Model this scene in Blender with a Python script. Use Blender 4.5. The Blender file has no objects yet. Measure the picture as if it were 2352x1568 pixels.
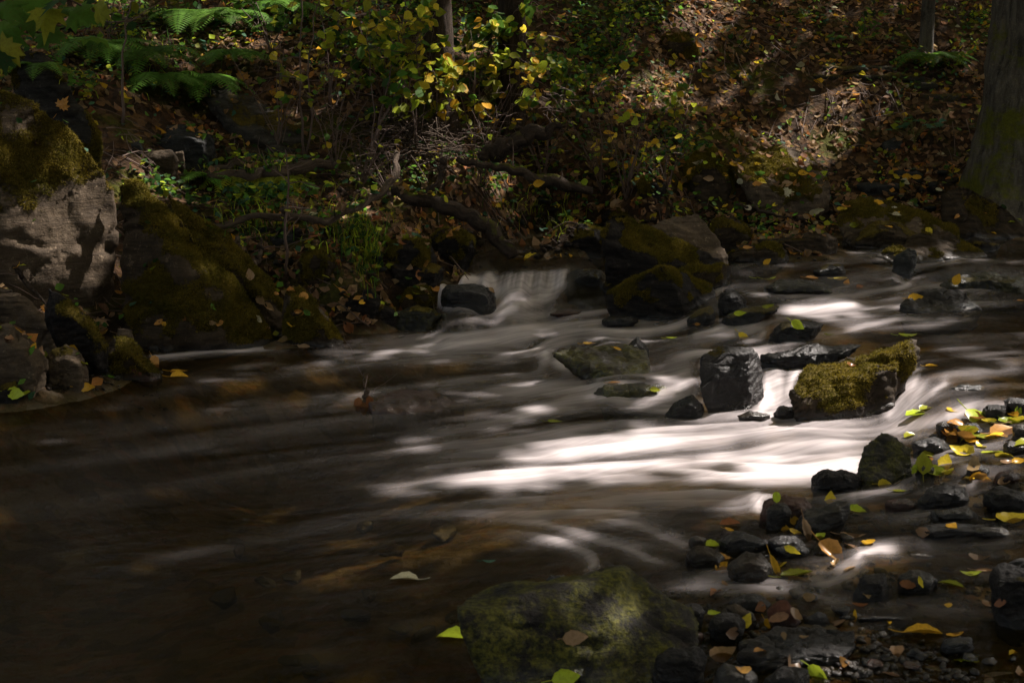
import bpy, bmesh, math, random, time
import numpy as np
from mathutils import Vector
from mathutils.bvhtree import BVHTree
T0 = time.time()
random.seed(7); RNG = np.random.default_rng(7)
S = bpy.context.scene
COL = S.collection

# ---------------------------------------------------------------- camera
FPX, CX, CY = 3267.0, 1176.0, 784.0            # focal length and centre in photo units (2352 wide)
PITCH = math.radians(9.9); CAMZ = 1.3
cam_d = bpy.data.cameras.new('camera'); cam = bpy.data.objects.new('camera', cam_d); COL.objects.link(cam)
cam_d.lens = 50.0; cam_d.sensor_width = 36.0; cam_d.clip_start = 0.05; cam_d.clip_end = 300
cam.location = (0, 0, CAMZ); cam.rotation_euler = (math.pi/2 - PITCH, 0, 0)
cam_d.dof.use_dof = True; cam_d.dof.focus_distance = 7.4; cam_d.dof.aperture_fstop = 9.0
S.camera = cam
# ---------------------------------------------------------------- sky, sun, exposure
SUN_EL = math.radians(51); SUN_AZ = math.radians(60)      # azimuth from +Y towards +X
SD = Vector((math.cos(SUN_EL)*math.sin(SUN_AZ), math.cos(SUN_EL)*math.cos(SUN_AZ), math.sin(SUN_EL)))
W = bpy.data.worlds.new('World'); S.world = W; W.use_nodes = True
nt = W.node_tree; bg = nt.nodes['Background']
sky = nt.nodes.new('ShaderNodeTexSky'); sky.sky_type = 'NISHITA'; sky.sun_disc = False
sky.dust_density = 4.0; sky.air_density = .7; sky.sun_elevation = SUN_EL; sky.sun_rotation = SUN_AZ
hs_ = nt.nodes.new('ShaderNodeHueSaturation'); hs_.inputs['Saturation'].default_value = .55; nt.links.new(sky.outputs[0], hs_.inputs['Color'])   # a hazy whitish sky
mx_ = nt.nodes.new('ShaderNodeMix'); mx_.data_type = 'RGBA'; mx_.blend_type = 'MULTIPLY'; mx_.inputs[0].default_value = 1; mx_.inputs[7].default_value = (1, .95, .86, 1)
nt.links.new(hs_.outputs[0], mx_.inputs[6]); nt.links.new(mx_.outputs[2], bg.inputs['Color']); bg.inputs['Strength'].default_value = 0.15
sl = bpy.data.lights.new('sun', 'SUN'); sun = bpy.data.objects.new('sun', sl); COL.objects.link(sun)
sl.energy = 4.4; sl.angle = math.radians(0.55); sl.color = (1.0, 0.91, 0.84)
sun.rotation_euler = (-SD).to_track_quat('-Z', 'Y').to_euler(); sun.location = (6, 6, 14)
S.view_settings.view_transform = 'Standard'; S.view_settings.look = 'None'
S.view_settings.exposure = 1.75; S.view_settings.gamma = 1.0
S.cycles.max_bounces = 6; S.cycles.diffuse_bounces = 2; S.cycles.glossy_bounces = 2
S.cycles.transmission_bounces = 3; S.cycles.transparent_max_bounces = 8
S.cycles.caustics_reflective = False; S.cycles.caustics_refractive = False
S.cycles.sample_clamp_indirect = 3.0; S.cycles.use_denoising = True

# ---------------------------------------------------------------- projection helpers
CP, SP = math.cos(PITCH), math.sin(PITCH)
def ray(px, py):
    a = (px-CX)/FPX; b = (CY-py)/FPX
    return np.array([a, CP+b*SP, -SP+b*CP])      # per unit of depth
def at_z(px, py, z):
    d = ray(px, py); t = (z-CAMZ)/d[2]; return np.array([0, 0, CAMZ]) + d*t
def at_y(px, py, y):
    d = ray(px, py); return np.array([0, 0, CAMZ]) + d*(y/d[1])
def project(x, y, z):
    zz = z-CAMZ; dep = y*CP - zz*SP; up = y*SP + zz*CP
    dep = np.maximum(dep, .05)
    return CX + FPX*x/dep, CY - FPX*up/dep

# ---------------------------------------------------------------- vectorised gradient noise
_perm = np.random.default_rng(3).permutation(256).astype(np.int32); _perm = np.concatenate([_perm, _perm, _perm])
_g = np.random.default_rng(5).normal(size=(256, 3)).astype(np.float32); _g /= np.linalg.norm(_g, axis=1)[:, None]
def pnoise(P):
    P = np.asarray(P, np.float32); F = np.floor(P); I = F.astype(np.int32) & 255; f = P-F
    u = f*f*f*(f*(f*6-15)+10); out = 0
    for dx in (0, 1):
        wx = u[:, 0] if dx else 1-u[:, 0]; a = _perm[I[:, 0]+dx]
        for dy in (0, 1):
            wy = u[:, 1] if dy else 1-u[:, 1]; b = _perm[a+((I[:, 1]+dy) & 255)]
            for dz in (0, 1):
                wz = u[:, 2] if dz else 1-u[:, 2]; h = _perm[b+((I[:, 2]+dz) & 255)]
                g = _g[h & 255]
                out = out + wx*wy*wz*(g[:, 0]*(f[:, 0]-dx)+g[:, 1]*(f[:, 1]-dy)+g[:, 2]*(f[:, 2]-dz))
    return out*1.6
def fbm(P, o=4, gain=.5):
    P = np.asarray(P, np.float32); s = 0; a = 1
    for i in range(o):
        s = s + a*pnoise(P*(2.03**i)+i*17.3); a *= gain
    return s
def sstep(a, b, x):
    t = np.clip((x-a)/(b-a), 0, 1); return t*t*(3-2*t)

# ---------------------------------------------------------------- objects helpers
def tag(o, label=None, cat=None, group=None, kind=None):
    if label: o['label'] = label
    if cat: o['category'] = cat
    if group: o['group'] = group
    if kind: o['kind'] = kind
    return o
def empty(name, loc, label, cat, group=None):
    o = bpy.data.objects.new(name, None); COL.objects.link(o); o.location = loc; o.empty_display_size = .1
    return tag(o, label, cat, group)
def mesh_obj(name, V, F, mat, parent=None, attrs=None, smooth=False, origin=None, fl=None):
    """V (n,3) world coordinates; F: (m,k) array or list of arrays of equal-size faces"""
    V = np.asarray(V, np.float32)
    if parent is not None and parent.type == 'EMPTY': V = V - np.array(parent.location, np.float32)
    elif parent is not None: V = V - np.array(parent.get('_o', (0, 0, 0)), np.float32)
    elif origin is not None: V = V - np.array(origin, np.float32)
    Fs = F if isinstance(F, list) else [F]
    Fs = [np.asarray(f, np.int32) for f in Fs if len(f)]
    me = bpy.data.meshes.new(name); me.vertices.add(len(V)); me.vertices.foreach_set('co', V.ravel())
    li = np.concatenate([f.ravel() for f in Fs]); ls = np.concatenate([np.full(len(f), f.shape[1]) for f in Fs])
    me.loops.add(len(li)); me.loops.foreach_set('vertex_index', li.astype(np.int32))
    me.polygons.add(len(ls)); st = np.concatenate([[0], np.cumsum(ls)[:-1]]).astype(np.int32)
    me.polygons.foreach_set('loop_start', st)
    me.update(calc_edges=True)
    if smooth: me.polygons.foreach_set('use_smooth', np.ones(len(ls), bool))
    for k, a in (attrs or {}).items():
        a = np.asarray(a, np.float32)
        if a.ndim == 1:
            at = me.attributes.new(k, 'FLOAT', 'POINT'); at.data.foreach_set('value', a)
        else:
            if a.shape[1] == 3: a = np.concatenate([a, np.ones((len(a), 1), np.float32)], 1)
            at = me.attributes.new(k, 'FLOAT_COLOR', 'POINT'); at.data.foreach_set('color', a.ravel())
    me.materials.append(mat)
    o = bpy.data.objects.new(name, me); COL.objects.link(o)
    if parent is not None: o.parent = parent
    elif origin is not None: o.location = origin
    return o
class MB:
    """collects pieces of one mesh"""
    def __init__(s): s.V = []; s.F = {}; s.A = []; s.n = 0
    def add(s, V, F, col=None):
        V = np.asarray(V, np.float32); F = np.asarray(F, np.int32)
        s.V.append(V); s.F.setdefault(F.shape[1], []).append(F+s.n); s.n += len(V)
        if col is not None:
            c = np.asarray(col, np.float32)
            s.A.append(np.broadcast_to(c, (len(V), 3)) if c.ndim == 1 else c)
    def tube(s, P, R, k=5, col=None, cap=True):
        P = np.asarray(P, float); n = len(P); R = np.broadcast_to(np.asarray(R, float), (n,))
        Tn = np.gradient(P, axis=0); Tn /= np.linalg.norm(Tn, axis=1)[:, None]+1e-9
        ref = np.array([.31, .2, .93]) if abs(Tn[:, 2]).mean() < .8 else np.array([.9, .3, .1])
        A = np.cross(Tn, ref); A /= np.linalg.norm(A, axis=1)[:, None]+1e-9; B = np.cross(Tn, A)
        th = np.arange(k)*2*math.pi/k
        V = P[:, None]+R[:, None, None]*(np.cos(th)[None, :, None]*A[:, None]+np.sin(th)[None, :, None]*B[:, None])
        V = V.reshape(-1, 3); i = np.arange(n-1)[:, None]*k; j = np.arange(k)[None]
        F = np.stack([i+j, i+(j+1) % k, i+k+(j+1) % k, i+k+j], -1).reshape(-1, 4)
        s.add(V, F, col)
        if cap: s.F.setdefault(k, []).append(np.stack([np.arange(k)[::-1], np.arange(k)+(n-1)*k])+s.n-n*k)
    def build(s, name, mat, parent=None, origin=None, smooth=False, extra=None):
        V = np.concatenate(s.V); at = {'col': np.concatenate(s.A)} if s.A else {}
        if extra: at.update(extra)
        return mesh_obj(name, V, [np.concatenate(f) for f in s.F.values()], mat, parent, at, smooth, origin)
# ---------------------------------------------------------------- water level field (photo x, photo y, level in m)
WL = [(-900,1000,0),(-900,1500,0),(-300,1100,0),(0,940,0),(350,850,0),(640,815,0),(790,800,0),(900,785,0),(200,1200,0),(600,1500,0),
 (800,1000,0),(1000,880,0),(1100,1100,0),(1100,800,.005),(1000,740,.01),(1000,705,.06),(1300,830,.01),(1280,900,.0),(1400,1000,0),(1300,1250,0),
 (1150,775,.02),(1300,760,.03),(1250,720,.04),(1120,712,.058),(1380,740,.05),(1500,765,.04),(1560,745,.07),
 (1220,692,.105),(1130,690,.108),(1290,692,.10),(1050,668,.148),(1100,661,.166),(1160,662,.165),(1220,662,.166),(1280,660,.168),(1330,665,.15),(1370,668,.14),(1060,632,.245),(1110,628,.25),(1160,630,.25),(1200,628,.25),(1240,626,.25),(1290,624,.25),(1330,622,.25),(1380,625,.25),(1010,640,.235),(1240,600,.252),(1120,606,.252),(1360,600,.255),
 (1370,705,.085),(1410,712,.07),(1620,680,.16),(1600,710,.12),(1700,755,.11),(1650,780,.09),(1560,800,.085),(1500,800,.07),(1400,785,.085),(1270,808,.06),(1255,838,.012),(1380,855,.03),
 (1480,860,.045),(1400,875,.045),(1500,880,.045),(1560,900,.03),(1360,905,.005),(1450,925,.005),(1590,880,.06),(1590,960,.0),(1700,975,.0),(1800,975,.0),(1950,990,0),
 (1780,850,.11),(1790,872,.09),(1780,925,.02),(1850,850,.11),(1750,810,.10),(1900,790,.125),
 (2110,860,.13),(2140,900,.125),(2090,900,.10),(2050,955,.02),(2010,975,0),(2200,900,.125),(2352,900,.13),(2352,780,.14),(2150,780,.14),(2100,960,.05),(2200,990,.06),(2352,1000,.09),
 (2352,735,.145),(2150,735,.145),(1950,760,.13),(1800,745,.12),(1850,700,.15),(2000,690,.15),(2352,690,.155),(2100,655,.18),(2352,655,.19),(1700,660,.20),
 (1950,640,.23),(2050,640,.24),(2200,600,.26),(2352,600,.27),(2800,600,.27),(2352,560,.28),(1800,600,.26),(1700,610,.26),(1930,570,.28),(3200,560,.28),(3200,1000,.12),(3200,1500,.08),
 (2000,1120,.015),(1880,1190,.005),(1650,1180,0),(1550,1250,0),(1750,1200,.01),(2200,1100,.05),(2352,1100,.07),(2100,1180,.03),(2352,1200,.05),(1990,1270,.015),(1800,1300,.005),(2352,1350,.03),
 (1600,1350,-.005),(2000,1400,.0),(2300,1550,.0),(1500,1350,-.005),(1200,1340,-.005),(1000,1500,-.005)]
WLw = np.array([np.r_[at_z(a, b, z)[:2], z] for a, b, z in WL])
def UV(x, y): return np.stack([FPX*np.asarray(x)/y, 1.6*FPX*CAMZ/np.asarray(y)], -1)
_wu = UV(WLw[:, 0], WLw[:, 1]); _kd = lambda a, b: np.sqrt(((a[:, None]-b[None])**2).sum(-1)+16.)
_wm = np.block([[_kd(_wu, _wu)-np.eye(len(_wu))*6., np.ones((len(_wu), 1))], [np.ones((1, len(_wu))), np.zeros((1, 1))]]); _wc = np.linalg.solve(_wm, np.r_[WLw[:, 2], 0])
def water_raw(x, y):
    q = UV(x, y).reshape(-1, 2); out = np.empty(len(q)); 
    for i in range(0, len(q), 20000):
        out[i:i+20000] = np.clip(_kd(q[i:i+20000], _wu)@_wc[:-1]+_wc[-1], -.006, .29)
    return out.reshape(np.shape(x))
# ---------------------------------------------------------------- ground: thin plate spline through (photo x, photo y, distance) and plain points
TP = [(100,500,8.0),(-300,400,8.2),(300,290,9.0),(500,370,9.3),(450,430,8.9),(700,400,9.4),(600,520,8.4),(700,600,8.0),(850,640,7.9),(400,600,8.0),(250,740,7.3),(60,780,6.9),(120,870,6.5),(-300,800,6.7),
 (1000,560,8.9),(1100,480,9.4),(900,470,9.2),(1100,300,10.3),(1100,0,11.9),(300,0,11.2),(-400,0,10.6),(1700,0,12.9),(1700,200,11.7),(1700,350,10.9),(2300,0,13.3),(1500,450,10.0),(2000,420,10.9),(2350,420,10.75),
 (2800,400,11.0),(2800,0,13.3),(2350,510,10.35),(1750,500,10.1),(1400,550,9.45),(1550,520,9.6),(650,200,10.2),(100,150,9.6),(2600,500,10.45),(1950,330,11.3),(1980,165,12.0),(1300,520,9.2)]
TW = [at_y(a, b, y) for a, b, y in TP]
SHORE = [(-800,935,0),(-300,925,0),(0,895,0),(100,875,0),(250,862,0),(360,845,0),(350,800,0),(640,778,0),(790,765,0),(890,735,.01),(1000,690,.10),(1000,625,.24),(1060,606,.25),(1200,592,.25),(1380,574,.26),(1540,572,.27),(1680,574,.27),(1920,560,.28),(2350,545,.28),(2900,530,.28)]
TW += [at_z(a, b, z+.02) for a, b, z in SHORE]
BED = [(1400,640,.03),(1500,625,.08),(1600,612,.13),(1450,600,.15),(1550,592,.16),(1350,625,.1),(1420,670,.0),(1550,660,.05),(1650,650,.08),(-500,1000,-.3),(-500,1400,-.4),(100,1000,-.25),(300,920,-.2),(600,880,-.25),(500,1100,-.4),(900,900,-.25),(300,1400,-.4),(800,1300,-.3),(1000,1450,-.22),(900,1560,-.22),(1200,1000,-.2),(1150,850,-.2),(1500,1100,-.15),
 (1100,740,-.12),(1250,735,-.08),(1500,1200,-.08),(1600,1300,-.03),(1700,1250,-.012),(1850,1250,-.01),(2100,1250,.002),(2352,1200,.015),(1700,1450,-.01),(2000,1350,-.018),(2200,1500,-.03),(2352,1000,.06),(2200,980,.0),(2150,880,.02),
 (2352,850,.03),(2100,780,.03),(2352,740,.03),(1950,720,.05),(1700,640,.14),(2000,600,.15),(2300,600,.16),(1800,1050,-.14),(1950,1090,-.07),(1650,820,-.03),(1450,830,-.05),(1300,600,.12),(1240,640,.10),(1150,665,.02),(1650,740,.02),(2050,1130,-.03),(1350,800,-.07),(2800,1200,.05),(2800,800,.06),(3200,1500,.1),(1300,1550,-.2)]
TW += [at_z(a, b, z) for a, b, z in BED]
TW += [np.array(p, float) for p in [(0,1.2,-.25),(-3,1.2,-.1),(-4,3,.4),(2.5,1.3,.1),(4.5,3,.5),(5.5,6,.7),(-5,6,1.2),(0,20,7.2),(-10,18,7),(10,20,7.2),(0,34,13),(-25,30,12),(25,34,13),(-20,8,3.5),(20,10,3.0),(18,3,2.2),(-15,1,2.0),(-8,12,3.9),(9,14.5,2.9),(7,10.3,.9),(0,26,9.8)]]
TW = np.array(TW)
def _tp(r2): return .5*r2*np.log(r2+1e-9)
_A = TW[:, :2]; _n = len(_A)
_K = _tp(((_A[:, None]-_A[None])**2).sum(-1)) + np.eye(_n)*.004
_Pm = np.c_[np.ones(_n), _A]; _M = np.block([[_K, _Pm], [_Pm.T, np.zeros((3, 3))]])
_c = np.linalg.solve(_M, np.r_[TW[:, 2], 0, 0, 0])
def ground_raw(x, y):
    q = np.stack([np.ravel(x), np.ravel(y)], -1); out = np.empty(len(q))
    for i in range(0, len(q), 20000):
        b = q[i:i+20000]; k = _tp(((b[:, None]-_A[None])**2).sum(-1))
        out[i:i+20000] = k@_c[:_n] + _c[_n] + b@_c[_n+1:]
    return out.reshape(np.shape(x))
# fan grids (finer near the camera), cached for lookups
_u = np.linspace(-1, 1, 801); SX = .52*_u+.38*_u**5
def fan(y0, y1, rows):
    t = np.linspace(math.log(y0), math.log(y1), rows); y = np.exp(t)
    Y = np.repeat(y[:, None], len(SX), 1); X = SX[None]*(Y*.93+.6); return X, Y, y
GXg, GYg, GYr = fan(1.1, 45, 900)
GZg = ground_raw(GXg, GYg)
P3 = np.stack([GXg, GYg, GZg], -1).reshape(-1, 3)
land = sstep(-.02, .25, GZg - .2)
GZg = GZg + (fbm(P3*np.array([1.1, 1.1, .4]), 5)*.07*(0.35+land.ravel()) ).reshape(GZg.shape) + (fbm(P3*9, 3)*.012).reshape(GZg.shape)
WXg, WYg, WYr = fan(1.1, 14, 620)
WZ0 = water_raw(WXg, WYg)
def _look(x, y, yr, Z):
    x = np.asarray(x, float); y = np.asarray(y, float)
    u = np.interp(x/(y*.93+.6), SX, np.arange(len(SX))); v = np.interp(np.log(np.maximum(y, .5)), np.log(yr), np.arange(len(yr)))
    i = np.clip(v.astype(int), 0, len(yr)-2); j = np.clip(u.astype(int), 0, len(SX)-2); a = v-i; b = u-j
    return (Z[i, j]*(1-a)*(1-b)+Z[i+1, j]*a*(1-b)+Z[i, j+1]*(1-a)*b+Z[i+1, j+1]*a*b)
def gz(x, y): return _look(x, y, GYr, GZg)
def wz(x, y): return np.where(np.asarray(y) < 13.9, _look(x, y, WYr, WZ0), -9)
_ts = np.exp(np.linspace(math.log(1.5), math.log(40), 1400))
def hit(px, py):
    """point where the line of sight meets ground or water"""
    d = ray(px, py); P = np.array([0, 0, CAMZ])+_ts[:, None]*d[None]
    h = np.maximum(gz(P[:, 0], P[:, 1]), wz(P[:, 0], P[:, 1])); k = np.argmax(P[:, 2] < h)
    return P[k] if P[k, 2] < h[k] else P[-1]
# ---------------------------------------------------------------- materials
class N:
    def __init__(s, name):
        s.m = bpy.data.materials.new(name); s.m.use_nodes = True; s.t = s.m.node_tree; s.t.nodes.clear()
        s.out = s.n('OutputMaterial')
    def n(s, t, **k):
        x = s.t.nodes.new('ShaderNode'+t)
        for a, b in k.items(): setattr(x, a, b)
        return x
    def l(s, a, b): s.t.links.new(a, b)
    def set(s, sock, v):
        if hasattr(v, 'links') or isinstance(v, bpy.types.NodeSocket): s.l(v, sock)
        elif isinstance(v, (tuple, list)) and len(v) == 3 and sock.type == 'RGBA': sock.default_value = (*v, 1)
        else: sock.default_value = v
    def attr(s, name, out='Fac'): x = s.n('Attribute', attribute_name=name); return x.outputs[out]
    def pos(s): return s.n('TexCoord').outputs['Object']
    def mapping(s, v, scale=(1, 1, 1), rot=(0, 0, 0)):
        x = s.n('Mapping'); s.l(v, x.inputs[0]); x.inputs['Scale'].default_value = scale; x.inputs['Rotation'].default_value = rot; return x.outputs[0]
    def noise(s, v, sc, det=4, rough=.55, dist=0, out=0):
        x = s.n('TexNoise'); s.l(v, x.inputs['Vector']); x.inputs['Scale'].default_value = sc; x.inputs['Detail'].default_value = det
        x.inputs['Roughness'].default_value = rough; x.inputs['Distortion'].default_value = dist; return x.outputs[out]
    def vor(s, v, sc, feat='F1', out='Distance', rnd=1):
        x = s.n('TexVoronoi', feature=feat); s.l(v, x.inputs['Vector']); x.inputs['Scale'].default_value = sc; x.inputs['Randomness'].default_value = rnd; return x.outputs[out]
    def ramp(s, f, *stops):
        x = s.n('ValToRGB'); e = x.color_ramp.elements
        while len(e) < len(stops): e.new(.5)
        for i, (p, c) in enumerate(stops):
            e[i].position = p; e[i].color = (*c, 1) if isinstance(c, tuple) else (c, c, c, 1)
        s.l(f, x.inputs[0]); return x.outputs[0]
    def math(s, op, a, b=0., clamp=False):
        x = s.n('Math', operation=op, use_clamp=clamp); s.set(x.inputs[0], a); s.set(x.inputs[1], b); return x.outputs[0]
    def mix(s, f, a, b, mode='MIX'):
        x = s.n('Mix', data_type='RGBA', blend_type=mode); s.set(x.inputs[0], f); s.set(x.inputs[6], a); s.set(x.inputs[7], b); return x.outputs[2]
    def bump(s, h, st=.4, d=.01, nrm=None):
        x = s.n('Bump'); s.l(h, x.inputs['Height']); x.inputs['Strength'].default_value = st; x.inputs['Distance'].default_value = d
        if nrm: s.l(nrm, x.inputs['Normal'])
        return x.outputs[0]
    def bsdf(s, col, rough=.8, spec=.4, nrm=None):
        x = s.n('BsdfPrincipled'); s.set(x.inputs['Base Color'], col); s.set(x.inputs['Roughness'], rough)
        s.set(x.inputs['Specular IOR Level'], spec)
        if nrm: s.l(nrm, x.inputs['Normal'])
        return x.outputs[0]
    def done(s, sh): s.l(sh, s.out.inputs['Surface']); return s.m

def rock_mat(name, c1, c2, c3, bump=.6):
    n = N(name); p = n.attr('rest', 'Vector')
    rnd = n.n('ObjectInfo').outputs['Random']
    big = n.noise(p, 3.5, 5, .6, .4); mid = n.noise(p, 14, 6, .65); fine = n.noise(p, 90, 3, .7)
    strata = n.noise(n.mapping(p, (2.2, 3, 15), (.35, .55, 0)), 1.7, 6, .72, .9)
    c = n.mix(n.ramp(big, (.35, 0.), (.65, 1.)), c1, c2)
    c = n.mix(n.ramp(strata, (.42, 0.), (.62, 1.)), c, c3)
    c = n.mix(n.ramp(fine, (.3, .55), (.7, 0.)), c, tuple(v*.35 for v in c1))
    c = n.mix(n.math('MULTIPLY', n.ramp(n.noise(p, 26, 4, .75), (.60, 0.), (.66, 1.)), .55), c, tuple(min(1, v*1.6+.004) for v in c2))
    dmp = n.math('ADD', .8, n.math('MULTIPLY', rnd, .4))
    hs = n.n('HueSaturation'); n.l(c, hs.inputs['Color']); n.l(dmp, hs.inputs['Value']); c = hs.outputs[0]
    moss = n.math('ADD', n.attr('moss'), n.math('MULTIPLY', n.math('SUBTRACT', n.noise(p, 40, 4, .7), .5), 1.1))
    mm = n.ramp(moss, (.42, 0.), (.60, 1.))
    mc = n.mix(n.noise(p, 30, 3, .6), (.045, .034, .006), (.17, .118, .016))
    mc = n.mix(n.ramp(n.noise(p, 160, 2, .7), (.35, 0.), (.65, .75)), mc, (.02, .02, .004))
    wet = n.attr('wet')
    c = n.mix(n.math('MULTIPLY', wet, .6), c, (.005, .005, .0055))
    c = n.mix(mm, c, mc)
    dust = n.attr('algae'); c = n.mix(n.math('MULTIPLY', dust, n.ramp(n.noise(p, 9, 8, .8), (.44, 0.), (.54, 1.))), c, n.mix(n.ramp(fine, (.4, 0.), (.6, 1.)), (.020, .022, .007), (.080, .074, .011)))
    h = n.math('ADD', n.math('MULTIPLY', strata, .5), n.math('ADD', n.math('MULTIPLY', mid, .8), n.math('MULTIPLY', fine, .16)))
    b = n.bump(h, bump, .025)
    b = n.bump(n.math('MULTIPLY', mm, n.noise(p, 130, 2, .8)), .8, .02, b)
    r = n.math('SUBTRACT', .82, n.math('MULTIPLY', wet, n.math('SUBTRACT', .58, n.math('MULTIPLY', mm, .5))))
    return n.done(n.bsdf(c, r, n.math('ADD', .06, n.math('MULTIPLY', wet, .30)), b))
M = {}
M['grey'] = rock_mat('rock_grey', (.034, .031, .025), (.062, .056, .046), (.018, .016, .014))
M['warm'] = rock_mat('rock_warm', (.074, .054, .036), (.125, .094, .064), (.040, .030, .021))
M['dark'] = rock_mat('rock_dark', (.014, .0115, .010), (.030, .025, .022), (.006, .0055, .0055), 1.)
M['brown'] = rock_mat('rock_brown', (.032, .023, .014), (.062, .045, .029), (.016, .012, .008))
M['red'] = rock_mat('rock_red', (.080, .034, .022), (.13, .056, .036), (.046, .020, .014))
M['slate'] = rock_mat('rock_slate', (.028, .029, .028), (.052, .052, .050), (.014, .015, .015))

def leaf_mat(name, trans=.45, rough=.6, mott=.35):
    n = N(name); p = n.n('NewGeometry').outputs['Position']; c = n.attr('col', 'Color')
    c = n.mix(n.math('MULTIPLY', n.ramp(n.noise(p, 120, 3, .7), (.45, 0.), (.62, 1.)), mott), c, n.mix(.75, c, (.07, .04, .012)))
    pb = n.bsdf(c, rough, .12); tr = n.n('BsdfTranslucent'); n.l(c, tr.inputs[0])
    m = n.n('MixShader'); m.inputs[0].default_value = trans; n.l(pb, m.inputs[1]); n.l(tr.outputs[0], m.inputs[2])
    return n.done(m.outputs[0])
M['leaf'] = leaf_mat('leaf', .55); M['wetleaf'] = leaf_mat('wet_leaf', .25, .25)
M['moss'] = leaf_mat('moss', .35, .9, 0.)
def bark_mat(name, c1, c2, sc=6, mossy=True):
    n = N(name); p = n.attr('rest', 'Vector')
    v = n.noise(n.mapping(p, (1, 1, .18)), sc*4, 6, .7, .6); f = n.noise(p, sc*12, 4, .7)
    c = n.mix(n.ramp(v, (.35, 0.), (.62, 1.)), c1, c2); c = n.mix(n.ramp(f, (.55, 0.), (.7, .5)), c, tuple(x*1.5+.02 for x in c2))
    if mossy:
        mm = n.ramp(n.math('ADD', n.attr('moss'), n.math('SUBTRACT', n.noise(p, 14, 5, .75), .5)), (.42, 0.), (.62, 1.))
        c = n.mix(mm, c, n.mix(n.noise(p, 50, 3), (.035, .038, .006), (.11, .11, .014)))
    return n.done(n.bsdf(c, .9, .1, n.bump(n.math('ADD', v, n.math('MULTIPLY', f, .4)), .9, .03)))
M['bark'] = bark_mat('bark', (.024, .021, .017), (.095, .084, .066)); M['wood'] = bark_mat('dead_wood', (.028, .020, .014), (.095, .070, .052), 7)
M['darkwood'] = bark_mat('dark_wood', (.016, .011, .008), (.050, .036, .026), 8)
def twig_mat(name, c1, c2):
    n = N(name); p = n.n('NewGeometry').outputs['Position']
    return n.done(n.bsdf(n.mix(n.noise(p, 30, 3), c1, c2), .75, .3))
M['twig'] = twig_mat('twig', (.05, .032, .024), (.13, .085, .065)); M['stem'] = twig_mat('green_stem', (.08, .09, .02), (.14, .13, .03))

def ground_mat():
    n = N('forest_ground'); p = n.pos()
    c = n.mix(n.ramp(n.noise(p, 1.3, 6, .7), (.35, 0.), (.65, 1.)), (.016, .010, .006), (.038, .025, .016))
    v = n.n('TexVoronoi'); n.l(n.mapping(p, (1, 1, 1)), v.inputs['Vector']); v.inputs['Scale'].default_value = 26
    sep = n.n('SeparateColor'); n.l(v.outputs['Color'], sep.inputs[0])
    litter = n.ramp(sep.outputs[0], (0., (.02, .013, .008)), (.45, (.060, .032, .017)), (.75, (.095, .055, .03)), (1., (.12, .068, .025)))
    c = n.mix(n.ramp(sep.outputs[1], (.35, 0.), (.45, .8)), c, litter)
    mossm = n.ramp(n.noise(p, 1.7, 6, .75), (.53, 0.), (.62, 1.)); c = n.mix(mossm, c, n.mix(n.noise(p, 40), (.02, .022, .004), (.07, .07, .012)))
    bedc = n.n('TexVoronoi'); n.l(n.mapping(p, (1, 1.4, 1)), bedc.inputs['Vector']); bedc.inputs['Scale'].default_value = 9; bedc.inputs['Detail'].default_value = 1.5
    sb = n.n('SeparateColor'); n.l(bedc.outputs['Color'], sb.inputs[0])
    bc = n.ramp(sb.outputs[0], (0., (.03, .026, .016)), (.4, (.075, .05, .024)), (.7, (.10, .085, .04)), (.88, (.17, .085, .04)), (1., (.16, .13, .09)))
    bc = n.mix(n.noise(p, 5, 5, .7), bc, (.045, .035, .014))
    c = n.mix(n.attr('bed'), c, bc)
    c = n.mix(n.math('MULTIPLY', n.attr('damp'), .93), c, (.008, .006, .004))
    h = n.math('ADD', n.math('MULTIPLY', v.outputs['Distance'], .6), n.noise(p, 45, 5, .7))
    return n.done(n.bsdf(c, .9, .06, n.bump(h, .8, .03)))
M['ground'] = ground_mat()

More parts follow.
